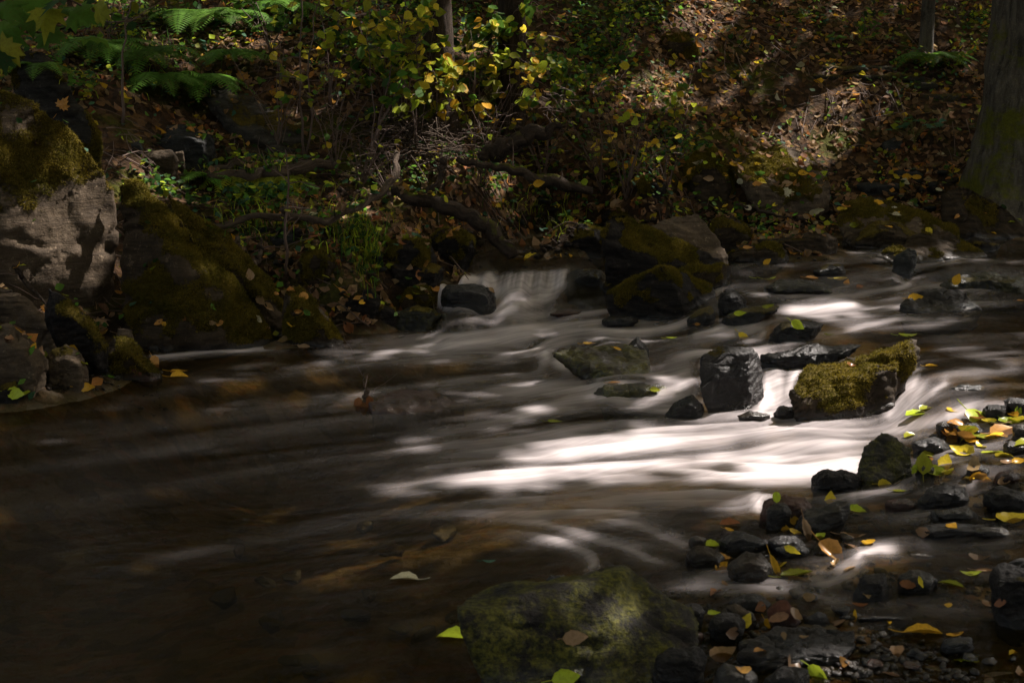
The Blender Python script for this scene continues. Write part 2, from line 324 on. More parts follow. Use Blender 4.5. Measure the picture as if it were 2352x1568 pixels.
def water_mat():
    n = N('stream_water'); foam = n.attr('foam')
    fl = n.attr('flow', 'Vector')
    silk = n.noise(fl, 1.0, 5, .6)
    p = n.pos()
    fres = n.n('Fresnel'); fres.inputs['IOR'].default_value = 1.33
    tint = n.n('BsdfTransparent'); tint.inputs[0].default_value = (.47, .40, .24, 1)
    gl = n.n('BsdfAnisotropic'); gl.inputs['Color'].default_value = (1, 1, 1, 1)
    n.set(gl.inputs['Roughness'], n.math('ADD', .18, n.math('MULTIPLY', foam, .3)))
    n.l(n.bump(n.math('ADD', silk, n.math('MULTIPLY', n.noise(p, 9, 3), .3)), .18, .02), gl.inputs['Normal'])
    m1 = n.n('MixShader'); n.l(n.math('MULTIPLY', fres.outputs[0], .2), m1.inputs[0]); n.l(tint.outputs[0], m1.inputs[1]); n.l(gl.outputs[0], m1.inputs[2])
    # thin haze of entrained air and silt: a milky body
    df = n.n('BsdfDiffuse'); df.inputs[0].default_value = (.075, .066, .034, 1)
    m2 = n.n('MixShader'); m2.inputs[0].default_value = .035; n.l(m1.outputs[0], m2.inputs[1]); n.l(df.outputs[0], m2.inputs[2])
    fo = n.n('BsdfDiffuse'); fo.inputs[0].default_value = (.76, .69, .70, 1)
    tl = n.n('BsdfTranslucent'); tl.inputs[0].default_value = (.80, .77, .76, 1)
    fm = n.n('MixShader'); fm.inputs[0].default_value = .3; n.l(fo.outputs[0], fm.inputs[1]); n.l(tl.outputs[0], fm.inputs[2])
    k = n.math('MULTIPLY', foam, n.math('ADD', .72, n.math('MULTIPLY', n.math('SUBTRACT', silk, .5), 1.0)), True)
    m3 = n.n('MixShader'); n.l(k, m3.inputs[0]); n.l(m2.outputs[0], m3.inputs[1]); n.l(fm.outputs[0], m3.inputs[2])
    return n.done(m3.outputs[0])
M['water'] = water_mat()
# ---------------------------------------------------------------- ground sheet and water sheet
def grid_faces(r, c):
    i = (np.arange(r-1)[:, None]*c+np.arange(c-1)[None]).ravel()
    return np.stack([i, i+1, i+c+1, i+c], -1)
bedm = 1-sstep(-.02, .10, GZg-wz(GXg, GYg)); bedm[GYg > 13.5] = 0; damp = (1-sstep(.03, .30, GZg-wz(GXg, GYg)))*(1-bedm); damp[GYg > 13] = 0
ground = mesh_obj('ground', np.stack([GXg, GYg, GZg], -1).reshape(-1, 3), grid_faces(*GXg.shape), M['ground'], attrs={'bed': bedm.ravel(), 'damp': damp.ravel()}, smooth=True)
tag(ground, 'steep dark soil bank and brown stream bed', kind='structure')

# foam streaks: (points in photo units following the flow, half width, strength)
FS = [
 ([(1010,672),(1020,655),(1060,645),(1110,648),(1140,670),(1150,700)],9,.75), ([(1140,655),(1150,672),(1150,700),(1110,722)],15,.7),
 ([(1118,624),(1128,640),(1140,655)],8,.7), ([(1290,664),(1230,668),(1170,666),(1100,655)],7,.5), ([(1290,668),(1240,690),(1180,706),(1120,712)],13,.6),
  ([(1440,706),(1300,722),(1180,722),(1060,712)],8,.45), ([(1120,712),(1060,700),(1005,704)],7,.55), ([(1060,655),(1015,668),(1002,690),(1030,704)],6,.45),
 ([(1240,735),(1170,750),(1120,750)],8,.35), ([(1640,690),(1590,735),(1530,757),(1450,764),(1340,762),(1200,764),(1060,776),(900,800),(780,812)],13,.52),
 ([(1500,790),(1420,772),(1350,768)],9,.4), ([(1200,752),(1160,766),(1100,775),(1000,790)],8,.3), ([(1340,770),(1290,785),(1240,800),(1150,805),(1020,800),(900,808)],15,.45), ([(1230,790),(1240,820),(1280,838),(1340,852)],10,.45),
 ([(1262,808),(1250,832)],9,.5),([(1285,815),(1278,842)],8,.5),([(1310,822),(1305,848)],8,.5),([(1335,828),(1332,852)],8,.4),
 ([(1100,810),(980,812),(860,822),(740,845),(600,870)],9,.20), ([(650,798),(500,805),(355,817)],3.5,.75),
 ([(1620,878),(1540,905),(1440,906),(1340,892),(1240,894),(1150,908),(1050,922)],11,.5), ([(1560,880),(1500,862),(1430,856),(1385,865),(1350,890)],7,.5), ([(1600,862),(1560,875),(1575,895),(1540,915)],9,.5),
 ([(1700,960),(1600,952),(1500,930),(1400,915),(1300,925),(1200,952),(1080,985)],12,.42), ([(1600,835),(1550,850),(1500,870)],26,.28), ([(1490,835),(1492,858)],7,.5),
 ([(1300,925),(1180,960),(1050,990),(900,1010)],10,.25),([(1100,1000),(950,1030),(800,1060)],12,.2),
 ([(1775,850),(1785,880),(1788,910),(1775,945)],19,.95), ([(1845,842),(1822,862),(1812,890),(1806,915)],6,.8), ([(1830,955),(1780,952),(1740,948)],9,.75), ([(1800,925),(1830,945),(1850,958)],7,.7), ([(1758,880),(1762,920),(1745,960)],8,.55),
 ([(2108,835),(2092,880),(2065,925),(2030,965)],9,.85), ([(2120,860),(2100,905),(2070,940),(2035,968)],11,.7), ([(2170,880),(2130,910),(2095,940)],6,.45),
 ([(2090,985),(1990,990),(1900,985),(1800,978),(1700,985),(1600,1005),(1480,1012),(1360,1018),(1240,1026),(1100,1040),(960,1055)],20,.75), ([(1580,1010),(1450,1020),(1340,1024),(1260,1028)],11,.95),
 ([(2040,1030),(1960,1068),(1860,1078),(1740,1072),(1650,1055),(1590,1048)],17,.95), ([(2000,1010),(1900,1030),(1800,1020),(1700,1030)],24,.55),
 ([(1980,1085),(1850,1100),(1700,1098),(1560,1078),(1430,1072),(1300,1085),(1180,1092),(1060,1098),(960,1110),(860,1130)],17,.72), ([(1260,1082),(1190,1093),(1120,1097)],10,.8),
 ([(1600,1048),(1500,1062),(1380,1066),(1250,1070),(1120,1082)],14,.5), ([(1560,980),(1460,985),(1350,1000),(1240,1015),(1140,1035)],10,.35),
 ([(2260,925),(2180,958),(2090,980),(2010,995)],9,.75), ([(1860,1130),(1700,1120),(1560,1118),(1400,1128),(1240,1140),(1080,1150)],20,.35), ([(1780,1160),(1640,1150),(1480,1150),(1300,1165)],14,.22),
 ([(1600,1240),(1480,1200),(1340,1178),(1180,1172),(1000,1180),(850,1185)],10,.2), ([(1345,1322),(1366,1292),(1345,1268),(1280,1245),(1180,1222)],10,.42),
 ([(1560,1300),(1490,1280),(1420,1252),(1330,1222),(1230,1200),(1100,1190)],7,.38), ([(1620,1260),(1540,1240),(1470,1210),(1380,1190)],7,.3), ([(1460,1180),(1400,1170),(1330,1172)],6,.3),
 ([(1000,885),(860,905),(700,930),(550,948),(380,970),(180,992),(0,1012),(-300,1040)],13,.15), ([(1080,930),(940,950),(800,962),(600,990),(380,1030),(150,1060),(-200,1110)],13,.12),
 ([(900,1050),(760,1065),(560,1090),(340,1130),(100,1165),(-200,1210)],14,.10), ([(950,1165),(800,1200),(640,1235),(450,1270),(200,1320)],12,.09), ([(1300,870),(1180,868),(1050,880),(950,905)],12,.2),
 ([(600,860),(460,880),(330,920),(120,960)],10,.09), ([(520,1010),(400,1030),(300,1050)],8,.12),
 ([(2700,640),(2352,655),(2240,665),(2120,655),(2040,662),(1960,680),(1860,678),(1760,672),(1690,665),(1640,665)],7,.38), ([(2060,635),(2085,652),(2060,662)],6,.4), ([(1985,698),(1920,703),(1840,712),(1780,712)],7,.6), ([(1960,703),(1900,716),(1820,716)],6,.35),
 ([(2250,735),(2140,735),(2060,733),(1990,745),(1930,762),(1880,772),(1800,775)],6,.48), ([(2352,690),(2250,694),(2150,690),(2050,700),(1960,720),(1850,730),(1740,745),(1640,775),(1560,785)],10,.28), ([(1660,655),(1650,668),(1625,685)],7,.4),
 ([(1790,808),(1740,815),(1690,808),(1600,812),(1520,822)],7,.55), ([(1760,740),(1700,758),(1640,770)],8,.28), ([(1760,755),(1745,775),(1700,790)],7,.45), ([(1665,745),(1640,760),(1600,770)],6,.5), ([(1855,765),(1840,778),(1810,785)],5,.5),
 ([(2352,560),(2200,570),(2000,582),(1850,590),(1720,600),(1640,640)],8,.16), ([(2352,605),(2200,608),(2050,620),(1930,640)],8,.15), ([(1990,640),(1940,655),(1850,690)],8,.15),
 ([(2070,1262),(2020,1264),(1980,1275),(1960,1300)],7,.65), ([(1990,1290),(1950,1310),(1900,1335),(1840,1330)],10,.45), ([(1850,1345),(1740,1325),(1640,1322),(1570,1335)],10,.3), ([(1745,1135),(1735,1155),(1745,1190)],9,.6), ([(1820,1170),(1818,1200)],7,.4),
 ([(2352,1080),(2260,1085),(2180,1070),(2110,1090),(2060,1120),(1960,1140),(1880,1150)],8,.35), ([(2210,1075),(2235,1090),(2230,1115)],6,.3), ([(2260,1130),(2180,1160),(2100,1180),(2000,1190)],8,.2), ([(2352,1250),(2200,1260),(2100,1255)],12,.12), ([(2352,1420),(2200,1400),(2100,1390),(1980,1395),(1850,1360)],12,.12),
 ([(1960,1380),(1800,1352),(1640,1350),(1520,1360)],9,.2), ([(2352,840),(2250,850),(2160,862)],14,.10), ([(2352,790),(2200,785),(2130,790)],14,.10), ([(2340,925),(2290,930),(2240,950)],8,.5), ([(2352,1010),(2200,1040),(2140,1050)],10,.25)]
# shaping of the surface: (photo x, y, radius x, radius y, height)
HB = [(1450,886,95,26,.018),(2240,635,110,26,.05),(1340,640,50,20,.02),(1830,652,80,20,.02),(1790,745,70,18,.02),(1850,1012,120,20,.03),(1650,1035,110,18,-.012),(1500,1010,120,14,.014),(1180,1088,120,12,.014),
 (1300,1045,160,12,-.012),(1950,1060,90,16,.014),(1370,1275,50,14,.012),(2200,1085,60,20,.02),(1745,1150,40,20,.02),(1980,1290,60,18,.015),(1690,700,70,14,.012),(1590,812,60,14,.012),(2050,640,60,12,-.012),(1300,765,100,10,.012),(1230,790,80,8,-.012)]
_rf = random.Random(4); _x = 1152.
while _x < 1296:                                     # threads of the curtain
    FS.append(([(_x+2, 633-(_x-1150)*.035), (_x-1, 645), (_x-4, 657)], _rf.uniform(2.6, 4.2), _rf.uniform(.45, 1.))); _x += _rf.uniform(7, 13)
PX, PY = project(WXg, WYg, WZ0)
segs = []
for pts, w, s in FS:
    p = np.array(pts, float)
    for i in range(len(p)-1): segs.append((p[i], p[i+1], w, s, i, len(p)-1))
CXn, CYn = 260, 150                                  # coarse direction field
cx = np.linspace(-1200, 3600, CXn); cy = np.linspace(540, 1900, CYn)
GX_, GY_ = np.meshgrid(cx, cy); DX = np.full(GX_.shape, -.25*.985); DY = np.full(GX_.shape, .25*.12)
def segd(ax, ay, bx, by, X, Y):
    dx, dy = bx-ax, by-ay; t = np.clip(((X-ax)*dx+(Y-ay)*dy)/(dx*dx+dy*dy+1e-9), 0, 1)
    return np.hypot(X-ax-t*dx, Y-ay-t*dy), t
for a, b, w, s, i, n in segs:
    d, t = segd(*a, *b, GX_, GY_); g = np.exp(-(d/(w*1.6+6))**2); L = math.hypot(*(b-a)); DX += g*(b-a)[0]/L; DY += g*(b-a)[1]/L
L = np.hypot(DX, DY)+1e-6; DX /= L; DY /= L
def dirf(X, Y):
    u = np.clip((X-cx[0])/(cx[1]-cx[0]), 0, CXn-1.01); v = np.clip((Y-cy[0])/(cy[1]-cy[0]), 0, CYn-1.01)
    i = v.astype(int); j = u.astype(int); a = v-i; b = u-j
    f = lambda Z: Z[i, j]*(1-a)*(1-b)+Z[i+1, j]*a*(1-b)+Z[i, j+1]*(1-a)*b+Z[i+1, j+1]*a*b
    return f(DX), f(DY)
inv = (PX > -500) & (PX < 2850) & (PY < 1800) & (PY > 540)
X0, Y0 = PX[inv], PY[inv]
foam = np.zeros(X0.shape); lic = np.zeros(X0.shape); lic2 = np.zeros(X0.shape)
for sgn in (1, -1):
    X, Y = X0.copy(), Y0.copy()
    for k in range(17):
        if k or sgn == 1:
            q = np.stack([X/26, Y/4.2, X*0], -1); lic += pnoise(q); lic2 += pnoise(np.stack([X/90, Y/15, X*0+5], -1))
        dx, dy = dirf(X, Y); X = X+sgn*dx*9; Y = Y+sgn*dy*9
lic /= 33*.16; lic2 /= 33*.2
wob = fbm(np.stack([X0/120, Y0/26, X0*0], -1), 3)*7
cur = None; acc = np.zeros(X0.shape)
segs = [(a, b, w, s*(.60 if 965 < (a[1]+b[1])/2 < 1145 and s < .93 and a[0] > 850 else (.72 if (a[0]+b[0])/2 < 900 and a[1] > 860 else 1)), i, n) for a, b, w, s, i, n in segs]
for a, b, w, s, i, n in segs+[(np.zeros(2), np.ones(2), 1, 0, 0, 1)]:
    if i == 0:
        foam = 1-(1-foam)*(1-acc); acc = np.zeros(X0.shape)
    bb = 5*w+10; m = (X0 > min(a[0], b[0])-bb) & (X0 < max(a[0], b[0])+bb) & (Y0 > min(a[1], b[1])-bb) & (Y0 < max(a[1], b[1])+bb)
    if s == 0 or not m.any(): continue
    d, t = segd(*a, *b, X0[m], Y0[m]+wob[m]*(min(1.6, w/10) if a[1] > 730 else .35)); along = (i+t)/n; tp = sstep(0, .32, np.minimum(along, 1-along)+.06) if n > 2 or w > 6 else 1.
    ww = w*(1.15+.25*lic2[m]); acc[m] = np.maximum(acc[m], s*tp*(.72*np.exp(-(d/ww)**2)+.28*np.exp(-(d/(ww*2.3))**2)))
acc = None
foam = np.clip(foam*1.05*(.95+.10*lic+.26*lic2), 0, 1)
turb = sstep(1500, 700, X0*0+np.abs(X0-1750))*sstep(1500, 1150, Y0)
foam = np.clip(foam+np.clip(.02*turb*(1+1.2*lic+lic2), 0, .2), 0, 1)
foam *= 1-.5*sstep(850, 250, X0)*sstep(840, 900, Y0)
F_ = np.zeros(PX.shape); F_[inv] = foam
hz = np.zeros(X0.shape)
for x, y, rx, ry, h in HB: hz += h*np.exp(-((X0-x)/rx)**2-((Y0-y)/ry)**2)
WZg = WZ0.copy(); amp = sstep(100, 1100, X0)*.003+.001
WZg[inv] += hz + lic2*amp*.8*(1+1.2*foam) + lic*amp*.12
al = WXg*.9+WYg*.42; ac = -WXg*.42+WYg*.9; wrp = fbm(np.stack([WXg*.8, WYg*.8, WXg*0], -1).reshape(-1, 3), 2).reshape(al.shape)*.25
flow = np.stack([al*1.6, (ac+wrp)*40, al*0], -1).reshape(-1, 3)
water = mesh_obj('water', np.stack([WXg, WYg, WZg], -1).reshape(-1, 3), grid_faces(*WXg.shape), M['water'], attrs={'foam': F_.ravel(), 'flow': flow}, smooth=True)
tag(water, 'dark stream water with silky white streaks of foam', kind='structure')
WZ0 = WZg
print('water', round(time.time()-T0, 1))
# ---------------------------------------------------------------- rocks
def hull_bm(P):
    bm = bmesh.new(); vs = [bm.verts.new(p) for p in P]; r = bmesh.ops.convex_hull(bm, input=vs)
    bmesh.ops.delete(bm, geom=[v for v in bm.verts if not v.link_faces], context='VERTS'); bmesh.ops.recalc_face_normals(bm, faces=bm.faces); return bm
def voxel(hulls, vs):
    """union of convex pieces, remeshed to an even surface"""
    tmp = bpy.data.meshes.new('t'); bm = bmesh.new()
    for P in hulls:
        b = hull_bm(P); m = bpy.data.meshes.new('x'); b.to_mesh(m); b.free(); bm.from_mesh(m); bpy.data.meshes.remove(m)
    bm.to_mesh(tmp); bm.free()
    o = bpy.data.objects.new('t', tmp); COL.objects.link(o); md = o.modifiers.new('r', 'REMESH'); md.mode = 'VOXEL'; md.voxel_size = vs
    dg = bpy.context.evaluated_depsgraph_get(); ev = o.evaluated_get(dg); me = ev.to_mesh()
    n = len(me.vertices); V = np.empty(n*3, np.float32); me.vertices.foreach_get('co', V); Nn = np.empty(n*3, np.float32); me.vertex_normals.foreach_get('vector', Nn)
    F = np.empty(len(me.polygons)*4, np.int32); me.loops.foreach_get('vertex_index', F)
    ev.to_mesh_clear(); bpy.data.objects.remove(o); bpy.data.meshes.remove(tmp)
    V = V.reshape(-1, 3).astype(np.float64); F = F.reshape(-1, 4)
    for _ in range(5):                                   # take off the voxel steps
        S_ = np.zeros_like(V); C_ = np.zeros(n)
        for a in range(4):
            for k in range(3): S_[:, k] += np.bincount(F[:, a], V[F[:, (a+1) % 4], k]+V[F[:, (a+3) % 4], k], n)
            C_ += np.bincount(F[:, a], minlength=n)*2
        V = V*.4+.6*S_/np.maximum(C_, 1)[:, None]
    fn = np.cross(V[F[:, 2]]-V[F[:, 0]], V[F[:, 3]]-V[F[:, 1]]); Nn = np.zeros_like(V)
    for a in range(4):
        for k in range(3): Nn[:, k] += np.bincount(F[:, a], fn[:, k], n)
    Nn /= np.linalg.norm(Nn, axis=1)[:, None]+1e-12
    return V, Nn, F
SCV, SCF = [], []; _off = 0                     # everything solid, for finding surfaces later
def solid(V, F):
    global _off
    F = np.asarray(F); 
    SCV.append(np.asarray(V, float)); SCF.append(F+_off); _off += len(V)
def carve(V, Nn, size, rng, st=1., rough=1.):
    o = rng.uniform(0, 90, 3); t = np.array([rng.uniform(-.5, .5), rng.uniform(-.4, .4), 1]); t /= np.linalg.norm(t)
    s = size
    V = V + Nn*(fbm((V+o)/(s*.55), 3)*s*.055*rough)[:, None]
    q = (V+o)@t/(s*.11)+pnoise((V+o)/(s*.5))*1.3; fr = q-np.floor(q)
    V = V + Nn*((np.abs(fr-.35)**.7-.45)*s*.020*st*(.5+sstep(-.2, .3, pnoise((V+o)/(s*.4)))))[:, None]
    w2 = (V+o)+np.stack([pnoise((V+o)/(s*.3)+7), pnoise((V+o)/(s*.3)+31), pnoise((V+o)/(s*.3)+53)], -1)*s*.12
    g1 = np.abs(pnoise(np.stack([w2@np.array([.8, .1, .3])/(s*.5), w2@np.array([-.2, .5, .1])/(s*.6), w2@t/(s*.16)], -1)))
    V = V-Nn*(np.exp(-(g1/.05)**2)*s*.034*rough*sstep(-.15, .2, pnoise((V+o)/(s*.35)+3)))[:, None]
    r = 1-np.abs(pnoise((V+o)/(s*.22)))*2.2
    V = V + Nn*(r*s*.012*rough + fbm((V+o)/(s*.09), 3)*s*.010*rough)[:, None]
    return V
TUFT = []
def rock(name, label, cat, mat, pts, th=.8, moss=0., wet=.05, seed=None, base=None, z=None, st=1., rough=1., tuft=0, algae=0., group=None, dy=0., lift=0., Y0=None, alg=None):
    """pts: list of pieces; each piece is a list of (photo x, photo y[, depth 0..1]); th: thickness over width"""
    if moss > .2: moss += .13
    seed = seed if seed is not None else sum(int(a[0]*3+a[1]*7) for a in pts[0]); rng = np.random.default_rng(abs(int(seed)))
    allp = [p for pc in pts for p in pc]; x0 = min(p[0] for p in allp); x1 = max(p[0] for p in allp); yb = max(p[1] for p in allp); yt = min(p[1] for p in allp)
    if base is None: base = ((x0+x1)/2, yb)
    h = hit(*base) if z is None else at_z(*base, z)
    Y = (Y0 if Y0 else h[1])+dy; wdt = (x1-x0)/FPX*Y; T = th*wdt; size = math.sqrt(wdt*max(T*.7, (yb-yt)/FPX*Y))
    hulls = []
    for pc in pts:
        P = []; has3 = any(len(p) == 3 for p in pc)
        c = np.mean([[p[0], p[1]] for p in pc], 0)
        for p in pc:
            d = p[2] if len(p) == 3 else .45
            P.append(at_y(p[0], p[1], Y+T*d))
            if len(p) == 2:
                q = c+(np.array(p)-c)*.62; P.append(at_y(q[0], q[1], Y+T*1.05))
                if not has3: q = c+(np.array(p)-c)*np.array([.66, .5]); q[1] += (yb-yt)*.10; P.append(at_y(q[0], q[1], Y-.02*T))
        P = np.array(P); low = P[:, 2] < P[:, 2].min()+.35*(np.ptp(P[:, 2])); D = P[low].copy(); D[:, 2] -= .06+.2*size; P = np.vstack([P, D])
        hulls.append([tuple(p) for p in P])
    vs = max(size/52, 1.15*Y/1422, .0035)
    V, Nn, F = voxel(hulls, vs)
    V = carve(V, Nn, size, rng, st, rough)
    V[:, 2] += lift
    # attributes
    e = (V-V.mean(0))/size+rng.uniform(0, 9, 3); zz = np.maximum(wz(V[:, 0], V[:, 1]), -5)
    nz = Nn[:, 2]
    ms = moss-.46+.62*nz+.75*fbm(e*1.5, 3)+.2*pnoise(e*8) if moss > 0 else np.full(len(V), -1.)
    wt = np.clip(wet + 1-sstep(.0, .05+.03*pnoise(e*3), V[:, 2]-zz), 0, 1)
    ms = ms-.8*(1-sstep(0, .05, V[:, 2]-zz))
    ori = np.array([V[:, 0].mean(), V[:, 1].mean(), max(V[:, 2].min(), float(gz(V[:, 0].mean(), V[:, 1].mean())))])
    o = mesh_obj(name, V, F, M[mat], attrs={'rest': (V-V.min(0))*(1 if size > .25 else 1.6), 'moss': ms, 'wet': wt, 'algae': np.full(len(V), algae)}, smooth=True, origin=ori)
    o['_o'] = [float(a) for a in ori]; tag(o, label, cat, group)
    solid(V, F)
    if tuft:
        A, B, C, D = (V[F[:, k]] for k in range(4)); ar = np.linalg.norm(np.cross(C-A, D-B), axis=1)/2; m = ms[F].mean(1)
        fn = np.cross(C-A, D-B); fn /= np.linalg.norm(fn, axis=1)[:, None]+1e-12
        w = ar*(m > .42)*(fn[:, 1] < .55)
        if w.sum() > 1e-4:
            n = int(min(45000, w.sum()*55000*tuft)); k = rng.choice(len(F), n, p=w/w.sum()); a, b = rng.random(n)[:, None], rng.random(n)[:, None]
            P = (A[k]*(1-a)+B[k]*a)*(1-b)+(D[k]*(1-a)+C[k]*a)*b; nn = fn[k]+rng.normal(0, .45, (n, 3))+np.array([0, 0, -.12]); nn /= np.linalg.norm(nn, axis=1)[:, None]
            t = rng.normal(size=(n, 3)); t -= (t*nn).sum(1)[:, None]*nn; t /= np.linalg.norm(t, axis=1)[:, None]
            hh = rng.uniform(.006, .017, n)[:, None]*(Y/7)**.5; ww = rng.uniform(.0015, .0035, n)[:, None]*(Y/7)**.5
            TV = np.stack([P-t*ww-nn*.003, P+t*ww-nn*.003, P+nn*hh], 1).reshape(-1, 3); TF = np.arange(n*3).reshape(-1, 3)
            cl = (pnoise((P)*9)*.5+.5)[:, None]; cc = np.array([.05, .05, .006])*(1-cl)+np.array([.19, .140, .018])*cl; cc = cc*rng.uniform(.55, 1.3, (n, 1))
            mo = mesh_obj('moss', TV, TF, M['moss'], o, {'col': np.repeat(cc, 3, 0)})
    return o
def E(x0, y0, x1, y1, s=0, n=7):
    """an irregular angular outline filling a box"""
    r = random.Random(int(x0*13+y0*7)+s); c = [(x0+x1)/2, (y0+y1)/2]; out = []
    for i in range(n):
        a = 2*math.pi*(i+r.uniform(-.3, .3))/n; k = r.uniform(.82, 1.2)
        sq = 1.
        out.append((c[0]+(x1-x0)/2*k*sq*math.cos(a), c[1]+(y1-y0)/2*k*sq*math.sin(a)))
    return [out]
def P_(s): return [[tuple(float(v) for v in p.split(',')) for p in pc.split()] for pc in s.split('|')]
B = 'boulder'; R_ = 'rock'; ST = 'stone'
